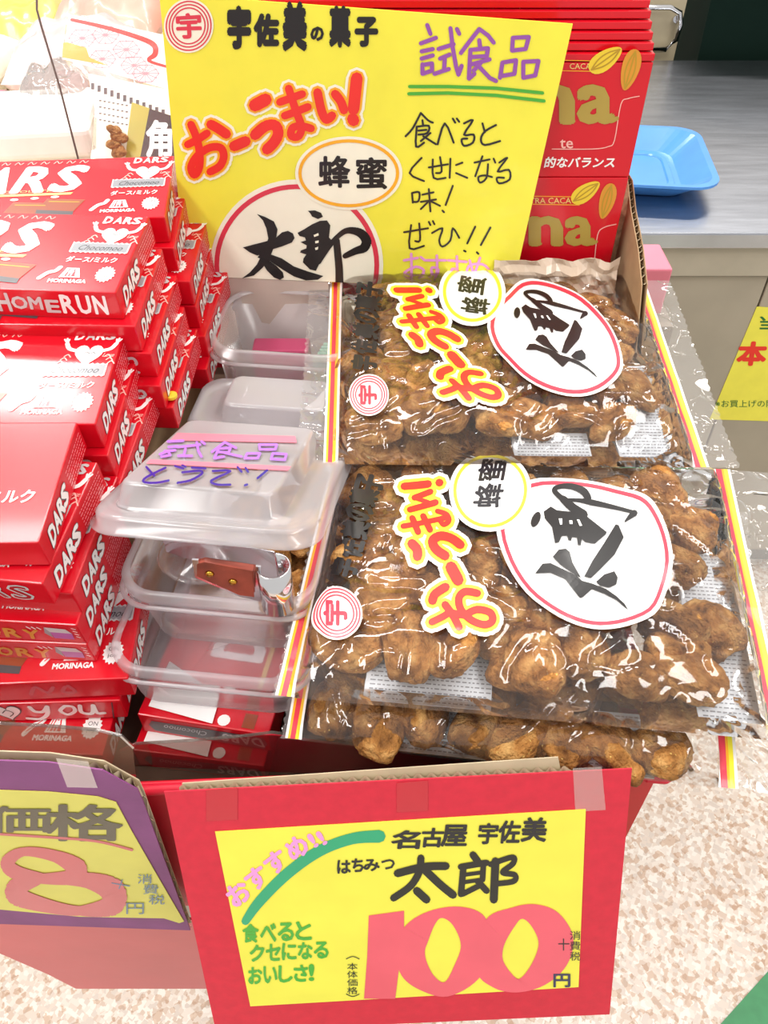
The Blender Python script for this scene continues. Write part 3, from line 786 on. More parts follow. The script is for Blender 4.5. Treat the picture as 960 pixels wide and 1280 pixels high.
# second row
choc(('label', 'swirl'), (119.5, 530), 1.0605, 0.5, 'chocolate box with lettered, brightly glinting lid right behind the plain glossy box', G)
choc(('label', 'swirl'), (135, 570), 1.0395, 0, 'chocolate box directly under the one with the glinting lid in the second row', G)
choc(('label', 'plain'), (150, 606), 1.0185, -4, 'chocolate box at the bottom of the second row, half hidden by the tub lid', G)
# third row
choc(('label', 'homerun'), (144.5, 366), 1.0990, -3.5, 'chocolate box with white HOMERUN lettering along its front edge, second from the back', G)
choc(('label', 'plain'), (169, 408), 1.0780, -1.5, 'chocolate box with a grey curl on its end, right under the HOMERUN box', G)
choc(('label', 'swirl'), (189, 442), 1.0570, -2, 'chocolate box two below the HOMERUN box with a pale swirl at its front corner', G)
choc(('label', 'swirl'), (200, 483), 1.0360, -2, 'chocolate box three below the HOMERUN box', G)
choc(('label', 'plain'), (216, 510), 1.0150, -3, 'chocolate box fourth below the HOMERUN box with a yellow sticker at its end', G)
# fourth row
choc(('label', 'swirl'), (206, 271), 1.1020, 5, 'topmost and rearmost chocolate box, its lettered lid against the yellow sign edge', G)
choc(('label', 'swirl'), (217, 310), 1.0810, 2, 'chocolate box directly beneath the rearmost top box, beside the left edge of the yellow sign', G)
choc(('label', 'plain'), (237, 352), 1.0600, -1, 'chocolate box below the lower left corner of the yellow sign, in the back row', G)
choc(('label', 'plain'), (245, 383), 1.0390, -1, 'back row chocolate box between the sign corner and the clear storage tub, upper one', G)
choc(('label', 'plain'), (256, 421), 1.0180, -5, 'back row chocolate box standing out furthest toward the clear rear tub', G)
choc(('label', 'plain'), (258, 462), 0.9970, -3, 'lowest visible back row chocolate box, beside the clear rear tub', G)
ys = empty('sticker', on_z(214, 495, 1.0183), 'small yellow round sticker on a chocolate box near the tub lid', 'sticker')
mm_ = MB(); mm_.tube([Vector((0, 0, -.0008)), Vector((0, 0, .0012))], .0042, 14); mm_.build('sticker_disc', pm('podyellow'), ys, world=False)

# silver printed band behind the letters of the rearmost box
# boxes under the tubs, lying front to back
def under(px, z, yaw, lab, paper):
    o = empty('chocolate_box', (0, 0, 0), lab, 'box', 'chocolate boxes under the tubs')
    w_, l_ = .0845, .165
    m = MB(); m.box((-w_, 0, -BT), (0, l_, 0)); bevel(m.build('carton', M_choc, o, world=False), .0009)
    a = Art(front_map, lift=.00008)
    a.poly([(-.076, -.0050), (-.004, -.0040), (-.002, -.011), (-.005, -.0185), (-.076, -.0165), (-.079, -.0105)], 'charcoal', 2)
    a.text('DARS', [(-.006, -.0055), (-.030, -.0065), (-.032, -.0155), (-.004, -.0155)], 'lightgrey', 3, .04)
    a.text('Chocomoo', [(-.040, -.0075), (-.068, -.0070), (-.070, -.0125), (-.042, -.0130)], 'lightgrey', 3)
    a.build('front_print', o, world=False)
    a = Art(top_map, lift=.00008)
    for i, ch in enumerate('DARS'): a.text(ch, [(-.020, .050 + i * .024), (-.020, .070 + i * .024), (-.052, .070 + i * .024), (-.052, .050 + i * .024)], 'white', 3, .055)
    a.poly([(-.016, .03), (-.013, .03), (-.013, .15), (-.016, .15)], 'palegold', 2)
    a.poly([(-.010, .002), (-.018, .002), (-.018, .012), (-.010, .012)], 'brown', 3); a.disc((-.030, .005), .004, .004, 'white', 3, 12)
    a.build('top_print', o, world=False)
    if paper:
        m = MB(); m.slab([(-.079, .006, .0012), (-.036, .001, .0012), (-.037, .020, .0012), (-.078, .040, .0012)], (0, 0, .0003)); p = m.build('white_slip', mat('white_paper', (248, 248, 246), .6), o, world=False); p['label'] = 'white paper slip'
    return place(o, px, z, yaw, 0)
under((336, 919), .9110, -9.8, 'red chocolate box with upside down grey label, directly beneath the translucent tubs', True)
under((330, 958), .8895, -7.5, 'red chocolate box below the one under the tubs, seen behind the smoky guard', True)

# ================================================================== FRIED DOUGH SNACK PIECES
def snack_material():
    m = bpy.data.materials.new('sugared_fried_dough'); m.use_nodes = True
    nt = m.node_tree; N = nt.nodes; L = nt.links; b = N['Principled BSDF']
    b.inputs['Roughness'].default_value = 0.62; b.inputs['Specular IOR Level'].default_value = 0.3
    tc = N.new('ShaderNodeTexCoord'); oi = N.new('ShaderNodeObjectInfo')
    n = N.new('ShaderNodeTexNoise'); n.noise_dimensions = '4D'; n.inputs['Scale'].default_value = 90; n.inputs['Detail'].default_value = 6
    L.new(tc.outputs['Object'], n.inputs['Vector']); L.new(oi.outputs['Random'], n.inputs['W'])
    r = N.new('ShaderNodeValToRGB'); e = r.color_ramp
    e.elements[0].position = 0.28; e.elements[0].color = (*lin((98, 58, 24)), 1)
    e.elements[1].position = 0.72; e.elements[1].color = (*lin((228, 180, 112)), 1)
    x = e.elements.new(0.5); x.color = (*lin((182, 124, 62)), 1)
    L.new(n.outputs['Fac'], r.inputs[0])
    hs = N.new('ShaderNodeHueSaturation'); L.new(r.outputs[0], hs.inputs['Color'])
    mr = N.new('ShaderNodeMapRange'); L.new(oi.outputs['Random'], mr.inputs[0]); mr.inputs[3].default_value = 0.8; mr.inputs[4].default_value = 1.2
    L.new(mr.outputs[0], hs.inputs['Value'])
    v = N.new('ShaderNodeTexVoronoi'); v.inputs['Scale'].default_value = 260; L.new(tc.outputs['Object'], v.inputs['Vector'])
    ct_ = N.new('ShaderNodeMath'); ct_.operation = 'LESS_THAN'; ct_.inputs[1].default_value = 0.16; L.new(v.outputs['Distance'], ct_.inputs[0])
    n3 = N.new('ShaderNodeTexNoise'); n3.inputs['Scale'].default_value = 60; L.new(tc.outputs['Object'], n3.inputs['Vector'])
    gt = N.new('ShaderNodeMath'); gt.operation = 'GREATER_THAN'; gt.inputs[1].default_value = 0.58; L.new(n3.outputs['Fac'], gt.inputs[0])
    mu = N.new('ShaderNodeMath'); mu.operation = 'MULTIPLY'; L.new(ct_.outputs[0], mu.inputs[0]); L.new(gt.outputs[0], mu.inputs[1])
    mx = N.new('ShaderNodeMix'); mx.data_type = 'RGBA'; L.new(mu.outputs[0], mx.inputs[0]); L.new(hs.outputs[0], mx.inputs[6]); mx.inputs[7].default_value = (*lin((226, 186, 104)), 1)
    L.new(mx.outputs[2], b.inputs['Base Color'])
    n2 = N.new('ShaderNodeTexNoise'); n2.inputs['Scale'].default_value = 300; n2.inputs['Detail'].default_value = 5; L.new(tc.outputs['Object'], n2.inputs['Vector'])
    bp = N.new('ShaderNodeBump'); bp.inputs['Strength'].default_value = 1.0; bp.inputs['Distance'].default_value = 0.005
    L.new(n2.outputs['Fac'], bp.inputs['Height']); L.new(bp.outputs[0], b.inputs['Normal'])
    return m


M_snack = snack_material()
PIECES = []
for k in range(8):
    bm = bmesh.new(); bmesh.ops.create_icosphere(bm, subdivisions=4, radius=1)
    rr = random.Random(k * 11 + 1); sx, sy, sz = rr.uniform(.021, .027), rr.uniform(.0145, .0185), rr.uniform(.0095, .0125)
    off = Vector((k * 7.3, 1.7 * k, 3.1)); bend = rr.uniform(-.25, .25)
    for v in bm.verts:
        p = v.co.copy(); f = 1 + .30 * noise.noise(p * 1.0 + off) + .10 * noise.noise(p * 2.4 + off) + .06 * noise.noise(p * 6 + off) + .07 * noise.noise(p * 14 + off)
        p *= f; p = Vector([math.copysign(abs(c_) ** .82, c_) for c_ in p])
        # a crease folded along the piece
        cr_ = math.exp(-((p.y - .25 * p.x * bend) / .22) ** 2) * max(p.z, 0); p.z -= .22 * cr_
        v.co = Vector((p.x * sx, (p.y + bend * p.x * p.x) * sy, p.z * sz))
    me = bpy.data.meshes.new('dough_piece'); bm.to_mesh(me); bm.free()
    me.polygons.foreach_set('use_smooth', [True] * len(me.polygons)); me.materials.append(M_snack); PIECES.append(me)


def piece(p, r, lab, group, sc=1.0, flat=0.5, zrot=None):
    o = bpy.data.objects.new('dough_snack', r.choice(PIECES)); COL.objects.link(o)
    o.location = p; o.scale = (sc * r.uniform(.8, 1.12), sc * r.uniform(.85, 1.1), sc * r.uniform(.85, 1.05))
    o.rotation_euler = (r.uniform(-flat, flat), r.uniform(-flat * .5, flat * .5), r.uniform(0, 2 * pi) if zrot is None else zrot)
    return tag(o, lab, 'snack', group)


# ================================================================== SNACK BAGS
class Bag:
    def __init__(s, corners, H, seed=0, ml=.05, mr=.1, back=.004, trough=None):
        s.c = corners; s.H = H; s.sd = seed; s.ml = ml; s.mr = mr; s.back = back     # BL BR TR TL
        s.n = (corners[1] - corners[0]).cross(corners[3] - corners[0]).normalized()
    def base(s, a, b):
        c = s.c; return (c[0] * (1 - a) + c[1] * a) * (1 - b) + (c[3] * (1 - a) + c[2] * a) * b
    def hs(s, a, b):
        if a <= 0 or a >= 1 or b <= 0 or b >= 1: return 0.0
        return s.H * max((1 - abs(2 * a - 1) ** 7) * (1 - abs(2 * b - 1) ** 6), 0) ** .45
    def h(s, a, b):
        if a <= 0 or a >= 1 or b <= 0 or b >= 1:
            return .0012 * noise.noise(Vector((a * 9, b * 7, s.sd)))
        e = (1 - abs(2 * a - 1) ** 7) * (1 - abs(2 * b - 1) ** 6)
        e = max(e, 0) ** .45
        w = noise.noise(Vector((a * 6, b * 4.5, s.sd))); w2 = abs(noise.noise(Vector((a * 9 + 3 * b, b * 11 - 4 * a, s.sd + 5))))
        return s.H * e * (1 + .10 * w) - .0022 * (1 - min(w2 * 7, 1)) * min(e * 3, 1)
    def top(s, a, b, h=0): return s.base(a, b) + s.n * (s.h(a, b) + h)
    def inv(s, u, v):
        a, b = .5, .5
        for _ in range(9):
            H0 = s.n * s.hs(min(max(a, .04), .96), min(max(b, .05), .95)); e = .004
            u0, v0 = proj(s.base(a, b) + H0); ua, va = proj(s.base(a + e, b) + H0); ub, vb = proj(s.base(a, b + e) + H0)
            j = ((ua - u0) / e, (ub - u0) / e, (va - v0) / e, (vb - v0) / e); d = j[0] * j[3] - j[1] * j[2]
            if abs(d) < 1e-9: break
            du, dv_ = u - u0, v - v0
            da = (j[3] * du - j[1] * dv_) / d; db_ = (-j[2] * du + j[0] * dv_) / d
            m_ = max(abs(da), abs(db_)); k = min(1, .3 / m_) if m_ else 1
            a = min(1.5, max(-.5, a + da * k)); b = min(1.5, max(-.5, b + db_ * k))
            if m_ < 1e-5: break
        return a, b
    def pixmap(s):
        def f(u, v, h):
            a, b = s.inv(u, v); a_ = min(max(a, 0), 1); b_ = min(max(b, 0), 1)
            e = max((1 - abs(2 * a_ - 1) ** 7) * (1 - abs(2 * b_ - 1) ** 6), 0) ** .45
            return s.base(a, b) + s.n * (s.H * e * (1 + .10 * noise.noise(Vector((a * 6, b * 4.5, s.sd)))) + h + .0009)
        return f
    def build(s, lab, group, nx=110, ny=80):
        o = empty('snack_bag', s.base(.5, .5), lab, 'snack bag', group)
        V = []; Fs = []
        for j in range(ny + 1):
            for i in range(nx + 1):
                a = i / nx; b = j / ny; V.append(s.top(a, b))
        for j in range(ny):
            for i in range(nx): k = j * (nx + 1) + i; Fs.append((k, k + 1, k + nx + 2, k + nx + 1))
        obj('front_film', V, Fs, M_film, o, smooth=True)
        V = [s.base(i / 20, j / 12) - s.n * (s.back * min(1, 3 * min(i / 20, 1 - i / 20, j / 12, 1 - j / 12) * 3)) for j in range(13) for i in range(21)]
        obj('back_film', V, [(j * 21 + i, j * 21 + i + 21, j * 21 + i + 22, j * 21 + i + 1) for j in range(12) for i in range(20)], M_film, o, smooth=True)
        for (a0, a1, nm) in ((-s.ml, 0, 'end_seal'), (1, 1 + s.mr, 'end_seal')):
            V = []; n1, n2 = 14, 60
            for j in range(n2 + 1):
                for i in range(n1 + 1):
                    a = a0 + (a1 - a0) * i / n1; b = j / n2
                    if (i == 0 and a0 < 0) or (i == n1 and a1 > 1): a += .003 * (1 if j % 2 else -1)
                    t = (0 - a) / max(s.ml, .001) if a < 0 else (a - 1) / max(s.mr, .001)
                    V.append(s.base(a, b) + s.n * (.0012 * noise.noise(Vector((a * 9, b * 7, s.sd))) + .0015 * t * noise.noise(Vector((a * 4, b * 12, s.sd + 9)))) )
            Fs = [(j * (n1 + 1) + i, j * (n1 + 1) + i + 1, (j + 1) * (n1 + 1) + i + 1, (j + 1) * (n1 + 1) + i) for j in range(n2) for i in range(n1)]
            obj(nm, V, Fs, M_margin, o, smooth=True)
        # printed stripes along both seals
        for side in (0, 1):
            a = Art(lambda x, y, h: s.base(x, y) + s.n * (max(s.h(x, y), 0) + h + .0008), thr=.1)
            seq = (('white', .006), ('orange', .006), ('crimson', .012), ('podyellow', .009), ('white', .007))
            x = -.030 if side == 0 else .995
            if side: seq = (('white', .006), ('crimson', .016), ('orange', .006), ('lemon', .011), ('white', .007))
            for c_, wd in seq:
                for k in range(24): a.poly([(x, k / 24), (x + wd, k / 24), (x + wd, (k + 1) / 24), (x, (k + 1) / 24)], c_, 1)
                x += wd
            a.build('printed_stripes', o)
        # paper label with tiny lines on the back
        m = MB(); P = lambda a, b, h: s.base(a, b) + s.n * h
        lp_ = []
        for (a0, b0, a1, b1) in s.labels:
            m.add([P(a0, b0, -.002), P(a1, b0, -.002), P(a1, b1, -.002), P(a0, b1, -.002), P(a0, b0, -.0025), P(a1, b0, -.0025), P(a1, b1, -.0025), P(a0, b1, -.0025)], [(0, 1, 2, 3), (7, 6, 5, 4), (0, 4, 5, 1), (1, 5, 6, 2), (2, 6, 7, 3), (3, 7, 4, 0)])
        m.build('back_label', mat('label_paper', (226, 230, 236), .6), o)
        a = Art(lambda x, y, h: s.base(x, y) + s.n * (-.0018 + h)); r = random.Random(s.sd + 3)
        for (a0, b0, a1, b1) in s.labels:
            yy = b0 + .01
            while yy < b1 - .01:
                xx = a0 + .01
                while xx < a1 - .012:
                    L_ = r.uniform(.003, .012); a.stroke([(xx, yy), (xx + L_, yy)], .004, 'grey', 1, False); xx += L_ + .004
                yy += .014
        a.build('back_print', o)
        return o
    def fill(s, lab, group, nx, ny, seed, sc=1.0, layer2=True, rng=(.03, .97, .05, .95)):
        r = random.Random(seed)
        for j in range(ny):
            for i in range(nx):
                a = rng[0] + (rng[1] - rng[0]) * (i + .5 + r.uniform(-.22, .22) + (.25 if j % 2 else -.25)) / nx; b = rng[2] + (rng[3] - rng[2]) * (j + .5 + r.uniform(-.2, .2)) / ny
                a = min(max(a, rng[0]), rng[1]); b = min(max(b, rng[2]), rng[3])
                hh = s.h(a, b); rad = .0125 * sc
                z = max(hh - rad * 1.2, .003)
                piece(s.base(a, b) + s.n * z, r, lab, group, sc, .45)
        if layer2:
            for j in range(ny - 1):
                for i in range(nx - 1):
                    a = rng[0] + (rng[1] - rng[0]) * (i + 1 + r.uniform(-.2, .2)) / nx; b = rng[2] + (rng[3] - rng[2]) * (j + 1 + r.uniform(-.2, .2)) / ny
                    if r.random() < .72: piece(s.base(a, b) + s.n * .008, r, lab, group, sc * .95, .3)


def catmull(P, k=4):
    r = []; n = len(P)
    for i in range(n):
        p0, p1, p2, p3 = P[i - 1], P[i], P[(i + 1) % n], P[(i + 2) % n]
        for j in range(k):
            t = j / k; r.append(tuple(0.5 * (2 * p1[q_] + (p2[q_] - p0[q_]) * t + (2 * p0[q_] - 5 * p1[q_] + 4 * p2[q_] - p3[q_]) * t * t + (3 * p1[q_] - p0[q_] - 3 * p2[q_] + p3[q_]) * t ** 3) for q_ in (0, 1)))
    return r


def fan(a, P, c, col, layer):
    a.n += 1
    for i in range(len(P)): a.tri(c, P[i], P[(i + 1) % len(P)], col, layer)


def art_taro(a, s4=1.0):
    """brush-written 太郎, traced in the sign's own 4x coordinates"""
    P1 = [(165, 268), (205, 282), (250, 305), (268, 345), (262, 385), (255, 420), (240, 460), (225, 500), (190, 540), (150, 575), (90, 590), (130, 560), (165, 520), (180, 490), (168, 485), (205, 440), (222, 390), (212, 340), (195, 300)]
    P2 = [(95, 435), (150, 420), (210, 405), (262, 385), (290, 360), (320, 352), (345, 365), (353, 388), (340, 410), (290, 430), (240, 445), (200, 470), (165, 475), (130, 460)]
    P3 = [(185, 500), (225, 500), (260, 525), (295, 560), (300, 585), (280, 597), (250, 585), (215, 550)]
    P4 = [(235, 470), (290, 490), (350, 530), (420, 555), (497, 578), (470, 596), (410, 600), (350, 580), (300, 550), (255, 520), (225, 500)]
    P5 = [(420, 252), (455, 250), (485, 262), (495, 282), (470, 293), (440, 280), (432, 265)]
    P6 = [(368, 362), (400, 345), (440, 320), (480, 302), (515, 300), (532, 325), (525, 385), (540, 400), (500, 470), (480, 510), (460, 552), (430, 545), (395, 510), (398, 490), (412, 470), (380, 460), (385, 450), (412, 440), (414, 425), (383, 408), (410, 400), (405, 385), (378, 378)]
    for P in (P1, P2, P3, P4, P5, P6): a.poly(P, 'black', 6)
    for P in ([(448, 372), (472, 362), (474, 374), (452, 382)], [(456, 402), (474, 399), (473, 411), (457, 414)], [(455, 436), (472, 430), (470, 444), (458, 448)]): a.poly(P, 'cream' if s4 > 0 else 'white', 10)
    a.curve([(470, 505), (525, 430), (575, 375), (620, 350), (680, 362), (712, 400), (700, 437), (660, 452), (605, 478)], [34, 26, 24, 30, 44, 50, 46, 36, 26], 'black', 6, 5)
    a.curve([(562, 400), (570, 480), (576, 545), (577, 622)], [34, 36, 38, 40], 'black', 6, 4)


def art_umai(a):
    S = [([(239, 155), (246, 172), (250, 192), (249, 210), (243, 218), (239, 208), (247, 194), (262, 184), (276, 184), (280, 195), (275, 207), (263, 214)], 8),
         ([(235, 180), (247, 174), (259, 166)], 8), ([(264, 155), (273, 160), (283, 167)], 10), ([(293, 182), (307, 176)], 11),
         ([(319, 131), (332, 124)], 13), ([(319, 168), (332, 157), (344, 156), (348, 166), (343, 177), (334, 186)], 11),
         ([(350, 127), (364, 122), (378, 117)], 8), ([(356, 144), (370, 139), (385, 133)], 8), ([(361, 110), (370, 138), (377, 158), (373, 170), (364, 169), (366, 159), (377, 157), (389, 160)], 8),
         ([(397, 115), (402, 138), (408, 149), (415, 144)], 9), ([(419, 117), (426, 126), (430, 137)], 9), ([(446, 97), (442, 136)], 12), ([(441, 148), (442, 150)], 12)]
    for P, w_ in S: a.curve(P, w_ + 15, 'cream', 3, 3)
    for P, w_ in S: a.curve(P, w_ + 8, 'orange' if a.bagcol is None else 'lemon', 6, 3)
    for P, w_ in S: a.curve(P, w_ * 1.22, 'poppy', 9, 3)


def art_logo(a, c, rx, ry, rot, chquad, back='cream'):
    a.disc(c, rx, ry, back, 3, 36, rot)
    for k, f in enumerate((.90, .78, .66)):
        P = [(c[0] + rx * f * cos(t) * cos(rot) - ry * f * sin(t) * sin(rot), c[1] + rx * f * cos(t) * sin(rot) + ry * f * sin(t) * cos(rot)) for t in [2 * pi * i / 40 for i in range(40)]]
        a.ring(P, rx * .055, 'crimson', 5)
    a.text('宇', chquad, 'crimson', 6, .04)


def rot_text(a, s, cs, wv, hv, col, layer, bold):
    """characters centred at cs; wv = text-right half vector, hv = text-up half vector in pixels"""
    for ch, c in zip(s, cs):
        a.text(ch, [(c[0] - wv[0] - hv[0], c[1] - wv[1] - hv[1]), (c[0] + wv[0] - hv[0], c[1] + wv[1] - hv[1]), (c[0] + wv[0] + hv[0], c[1] + wv[1] + hv[1]), (c[0] - wv[0] + hv[0], c[1] - wv[1] + hv[1])], col, layer, bold)


TARO_S = [(165, 268), (95, 435), (497, 578), (90, 590), (455, 270), (575, 620), (725, 400)]
UMAI_S = [(446, 95), (442, 149), (300, 179), (326, 127), (238, 155), (262, 214), (348, 168)]


FT = [(669, 719), (725, 748), (770, 659), (784, 765), (669, 652), (795, 642), (710, 612)]
FU = [(501, 609), (549, 605), (567, 721), (518, 690), (578, 680), (540, 785), (618, 775)]


def bag_taro(a):
    K = lambda P: [(620 + x / 4, 580 + y / 4) for x, y in P]
    W = lambda L: [x / 4 for x in L]
    a.curve(K([(360, 215), (305, 170), (287, 142), (320, 126), (380, 127), (432, 150), (455, 185)]), W([30, 26, 24, 24, 32, 40, 36]), 'black', 6)
    a.curve(K([(335, 195), (400, 196), (480, 207), (600, 228), (698, 249)]), W([14, 18, 30, 20, 14]), 'black', 6); a.curve(K([(688, 252), (665, 272), (640, 297)]), W([34, 22, 4]), 'black', 6)
    a.curve(K([(330, 190), (380, 235), (430, 268)]), W([36, 44, 50]), 'black', 6)
    for P in ([(235, 250), (270, 225), (300, 245), (430, 262), (550, 350), (545, 362), (490, 408), (440, 400), (425, 385), (420, 418), (405, 415), (400, 380), (375, 378), (372, 396), (358, 395), (350, 372), (325, 374), (310, 405), (290, 410), (275, 330), (240, 285)],
              [(440, 565), (480, 490), (540, 400), (595, 310), (610, 315), (635, 375), (590, 460), (520, 530), (475, 572)],
              [(193, 555), (230, 508), (270, 505), (400, 560), (430, 585), (480, 598), (550, 626), (600, 664), (640, 706), (658, 742), (600, 685), (540, 650), (480, 625), (435, 665), (420, 670), (345, 578), (270, 550)],
              [(280, 475), (310, 440), (345, 435), (365, 450), (380, 500), (425, 572), (380, 548), (320, 512)],
              [(500, 590), (540, 555), (590, 540), (607, 570), (600, 605), (565, 620), (520, 610)]): a.poly(K(P), 'black', 6)
    for P in ([(308, 290), (325, 290), (325, 320), (315, 322)], [(360, 300), (375, 300), (377, 318), (362, 318)], [(398, 295), (410, 295), (425, 325), (412, 327)]): a.poly(K(P), 'white', 10)
    a.disc(K([(195, 290)])[0], 5.2, 10.5, 'black', 6, 16, .4)


def bag_umai(a):
    S = [([(110, 212), (240, 203)], 38), ([(299, 198), (302, 199)], 38), ([(252, 246), (165, 278)], 30), ([(168, 280), (240, 305)], 22), ([(280, 306), (140, 348)], 32),
         ([(102, 445), (170, 432), (250, 412), (335, 390)], 27), ([(152, 398), (183, 476)], 32), ([(212, 385), (248, 462)], 32), ([(290, 355), (340, 372), (352, 408), (322, 430), (302, 402)], 26),
         ([(150, 540), (178, 570), (180, 606)], 46), ([(330, 606), (280, 570), (262, 525), (305, 495), (365, 508), (412, 545)], 46), ([(362, 668), (400, 738)], 56),
         ([(332, 775), (275, 812), (262, 848)], 44), ([(258, 968), (325, 935), (350, 915)], 36), ([(330, 872), (370, 930), (405, 1000)], 38),
         ([(505, 810), (440, 800), (405, 835), (415, 900), (470, 958), (540, 985), (585, 965), (575, 918), (500, 900), (430, 930), (350, 915)], 38)]
    K = lambda P: [(480 + x / 4.364, 560 + y / 4.364) for x, y in P]
    for P, w_ in S: a.curve(K(P), (w_ + 84) / 4.364, 'white', 3, 3)
    for P, w_ in S: a.curve(K(P), (w_ + 42) / 4.364, 'lemon', 6, 3)
    for P, w_ in S: a.curve(K(P), w_ * 1.12 / 4.364, 'poppy', 9, 3)


def bag_print(bag, o, oval, ocen, taro, umai, title, ell, hachi, logo):
    a = Art(bag.pixmap(), thr=9, lift=.00013); a.bagcol = 1
    O = catmull(oval, 3); fan(a, O, ocen, 'white', 1)
    I = [(ocen[0] + (p[0] - ocen[0]) * .93, ocen[1] + (p[1] - ocen[1]) * .925) for p in O]; a.ring(I, 4.6, 'crimson', 4)
    a.T = affine(list(zip(FT, taro))) if taro else None; bag_taro(a)
    a.T = affine(list(zip(FU, umai))) if umai else None; bag_umai(a); a.T = None
    c, rx, ry = ell; a.disc(c, rx, ry, 'white', 5, 40)
    a.ring([(c[0] + (rx - 7) * cos(t), c[1] + (ry - 7) * sin(t)) for t in [2 * pi * i / 40 for i in range(40)]], 4, 'lemon', 8)
    rot_text(a, '蜂蜜', hachi[0], hachi[1], hachi[2], 'ink', 8, .025)
    rot_text(a, '宇佐美の菓子', title[0], title[1], title[2], 'black', 3, .06)
    c, r_ = logo; art_logo(a, c, r_, r_ * 1.04, 0, [(c[0] + r_ * .38, c[1] + r_ * .45), (c[0] + r_ * .38, c[1] - r_ * .45), (c[0] - r_ * .5, c[1] - r_ * .45), (c[0] - r_ * .5, c[1] + r_ * .45)], 'white')
    a.build('printed_design', o)


# front bag
fb = Bag([on_z(362, 872, .972), on_z(962, 925, .955), on_z(893, 588, .962), on_z(430, 574, .972)], .026, seed=2.3, ml=.035, mr=.17)
fb.labels = [(.15, .02, .42, .2), (.86, .05, .995, .8), (.62, .9, .86, .985)]
fbo = fb.build('clear bag of brown fried dough snacks lying frontmost, over the right end of the box', 'snack bags')
bag_print(fb, fbo, [(660, 603), (700, 600), (740, 603), (775, 611), (805, 620), (822, 637), (835, 667), (840, 705), (832, 742), (817, 770), (785, 784), (752, 787), (720, 780), (687, 765), (657, 742), (632, 705), (620, 665), (626, 625)], (732, 690),
          None, None,
          ([(430, 711), (437, 687), (444, 664), (449, 642), (455, 622), (462, 605)], (3, -10), (-16, -3)), ((612, 616), 51, 51),
          ([(610, 622), (615, 590)], (3, -14), (-17, 0)), ((421, 768), 32))
fb.fill('sugared fried dough snack packed inside the frontmost clear bag', 'snacks in the front bag', 7, 5, 5, .93, rng=(.055, .94, .085, .90))

# rear bag
rbg = Bag([on_z(418, 580, .998), on_z(868, 585, .985), on_z(790, 350, 1.012), on_z(424, 352, 1.012)], .022, seed=7.7, ml=.10, mr=.13)
rbg.labels = [(.5, .02, .72, .16), (.80, .03, .98, .5), (.3, .93, .6, .985)]
rbo = rbg.build('clear bag of brown fried dough snacks lying behind the frontmost bag, below the yellow sign', 'snack bags')
bag_print(rbg, rbo, [(633, 367), (650, 352), (671, 349), (700, 357), (729, 371), (754, 396), (771, 423), (778, 450), (775, 469), (758, 486), (735, 495), (708, 496), (679, 488), (652, 473), (631, 452), (617, 434), (609, 409), (615, 386)], (696, 424),
          [(655, 440), (701, 459), (719, 404), (745, 472), (645, 396), (731, 395), (667, 358)],
          [(489, 366), (537, 367), (572, 451), (526, 435), (583, 426), (556, 495), (622, 498)],
          ([(455, 454), (455, 434), (457, 414), (458, 396), (460, 380), (462, 364)], (1, -8), (-15, -2)), ((590, 368), 42, 41),
          ([(594, 383), (589, 358)], (2, -10), (-17, -2)), ((461, 494), 25))
rbg.fill('sugared fried dough snack packed inside the rear clear bag', 'snacks in the rear bag', 7, 5, 9, .90, rng=(.07, .91, .10, .90))

# lowest bag, showing under the front one
lb = Bag([on_z(372, 925, .940), on_z(900, 985, .930), on_z(880, 640, .935), on_z(420, 640, .940)], .020, seed=4.1, ml=.04, mr=.12)
lb.labels = [(.2, .01, .55, .2), (.62, .01, .85, .2)]
lbo = lb.build('lowest clear bag of brown fried dough snacks, mostly covered by the front bag', 'snack bags')
lb.fill('sugared fried dough snack in the lowest bag, peeking out under the front bag', 'snacks in the lowest bag', 8, 2, 12, .95, layer2=False, rng=(.05, .93, .03, .35))

# ================================================================== YELLOW SAMPLE SIGN
Ys = 0.60
sg = empty('sample_sign', on_y(440, 352, Ys), 'large yellow hand lettered sample sign standing above the rear snack bag', 'sign')
spx = [(199, -8), (716, 30), (641, 362), (232, 345)]
m = MB(); m.slab([on_y(*p, Ys) for p in spx], (0, .0012, 0)); m.build('yellow_sheet', mat('sign_yellow', (246, 240, 70), rough=0.45, coat=.3), sg)
a = Art(plane_map((0, Ys, 0), (0, -1, 0)), clips=[((232, 344.5), (.0415, -1))]); a.bagcol = None
ov = [(371 + 108 * cos(t), 331 + 107 * sin(t)) for t in [2 * pi * i / 60 for i in range(60)]]
fan(a, ov, (371, 331), 'cream', 1)
a.ring([(371 + 100 * cos(t), 331 + 98 * sin(t)) for t in [2 * pi * i / 60 for i in range(60)]], 6, 'crimson', 3)
a.T = lambda x, y: (280 + x / 4, 200 + y / 4); art_taro(a); a.T = None
a.disc((436, 216), 67, 46, 'cream', 5, 48); a.ring([(436 + 61 * cos(t), 216 + 40.5 * sin(t)) for t in [2 * pi * i / 48 for i in range(48)]], 4, 'orange', 8)
a.rtext('蜂', 399, 195, 437, 233, 'black', 8, .03); a.rtext('蜜', 446, 197, 483, 235, 'black', 8, .03)
art_umai(a)
art_logo(a, (236, 32), 31, 34, .1, [(222, 47), (252, 47), (250, 16), (221, 18)])
for ch, x0, y0, x1, y1 in (('宇', 284, 8, 314, 60), ('佐', 317, 17, 349, 58), ('美', 353, 3, 384, 62), ('の', 387, 32, 406, 52), ('菓', 411, 8, 439, 58), ('子', 443, 21, 473, 58)): a.rtext(ch, x0 + 2, y0 + 2, x1 - 2, y1 - 2, 'black', 3, .075)
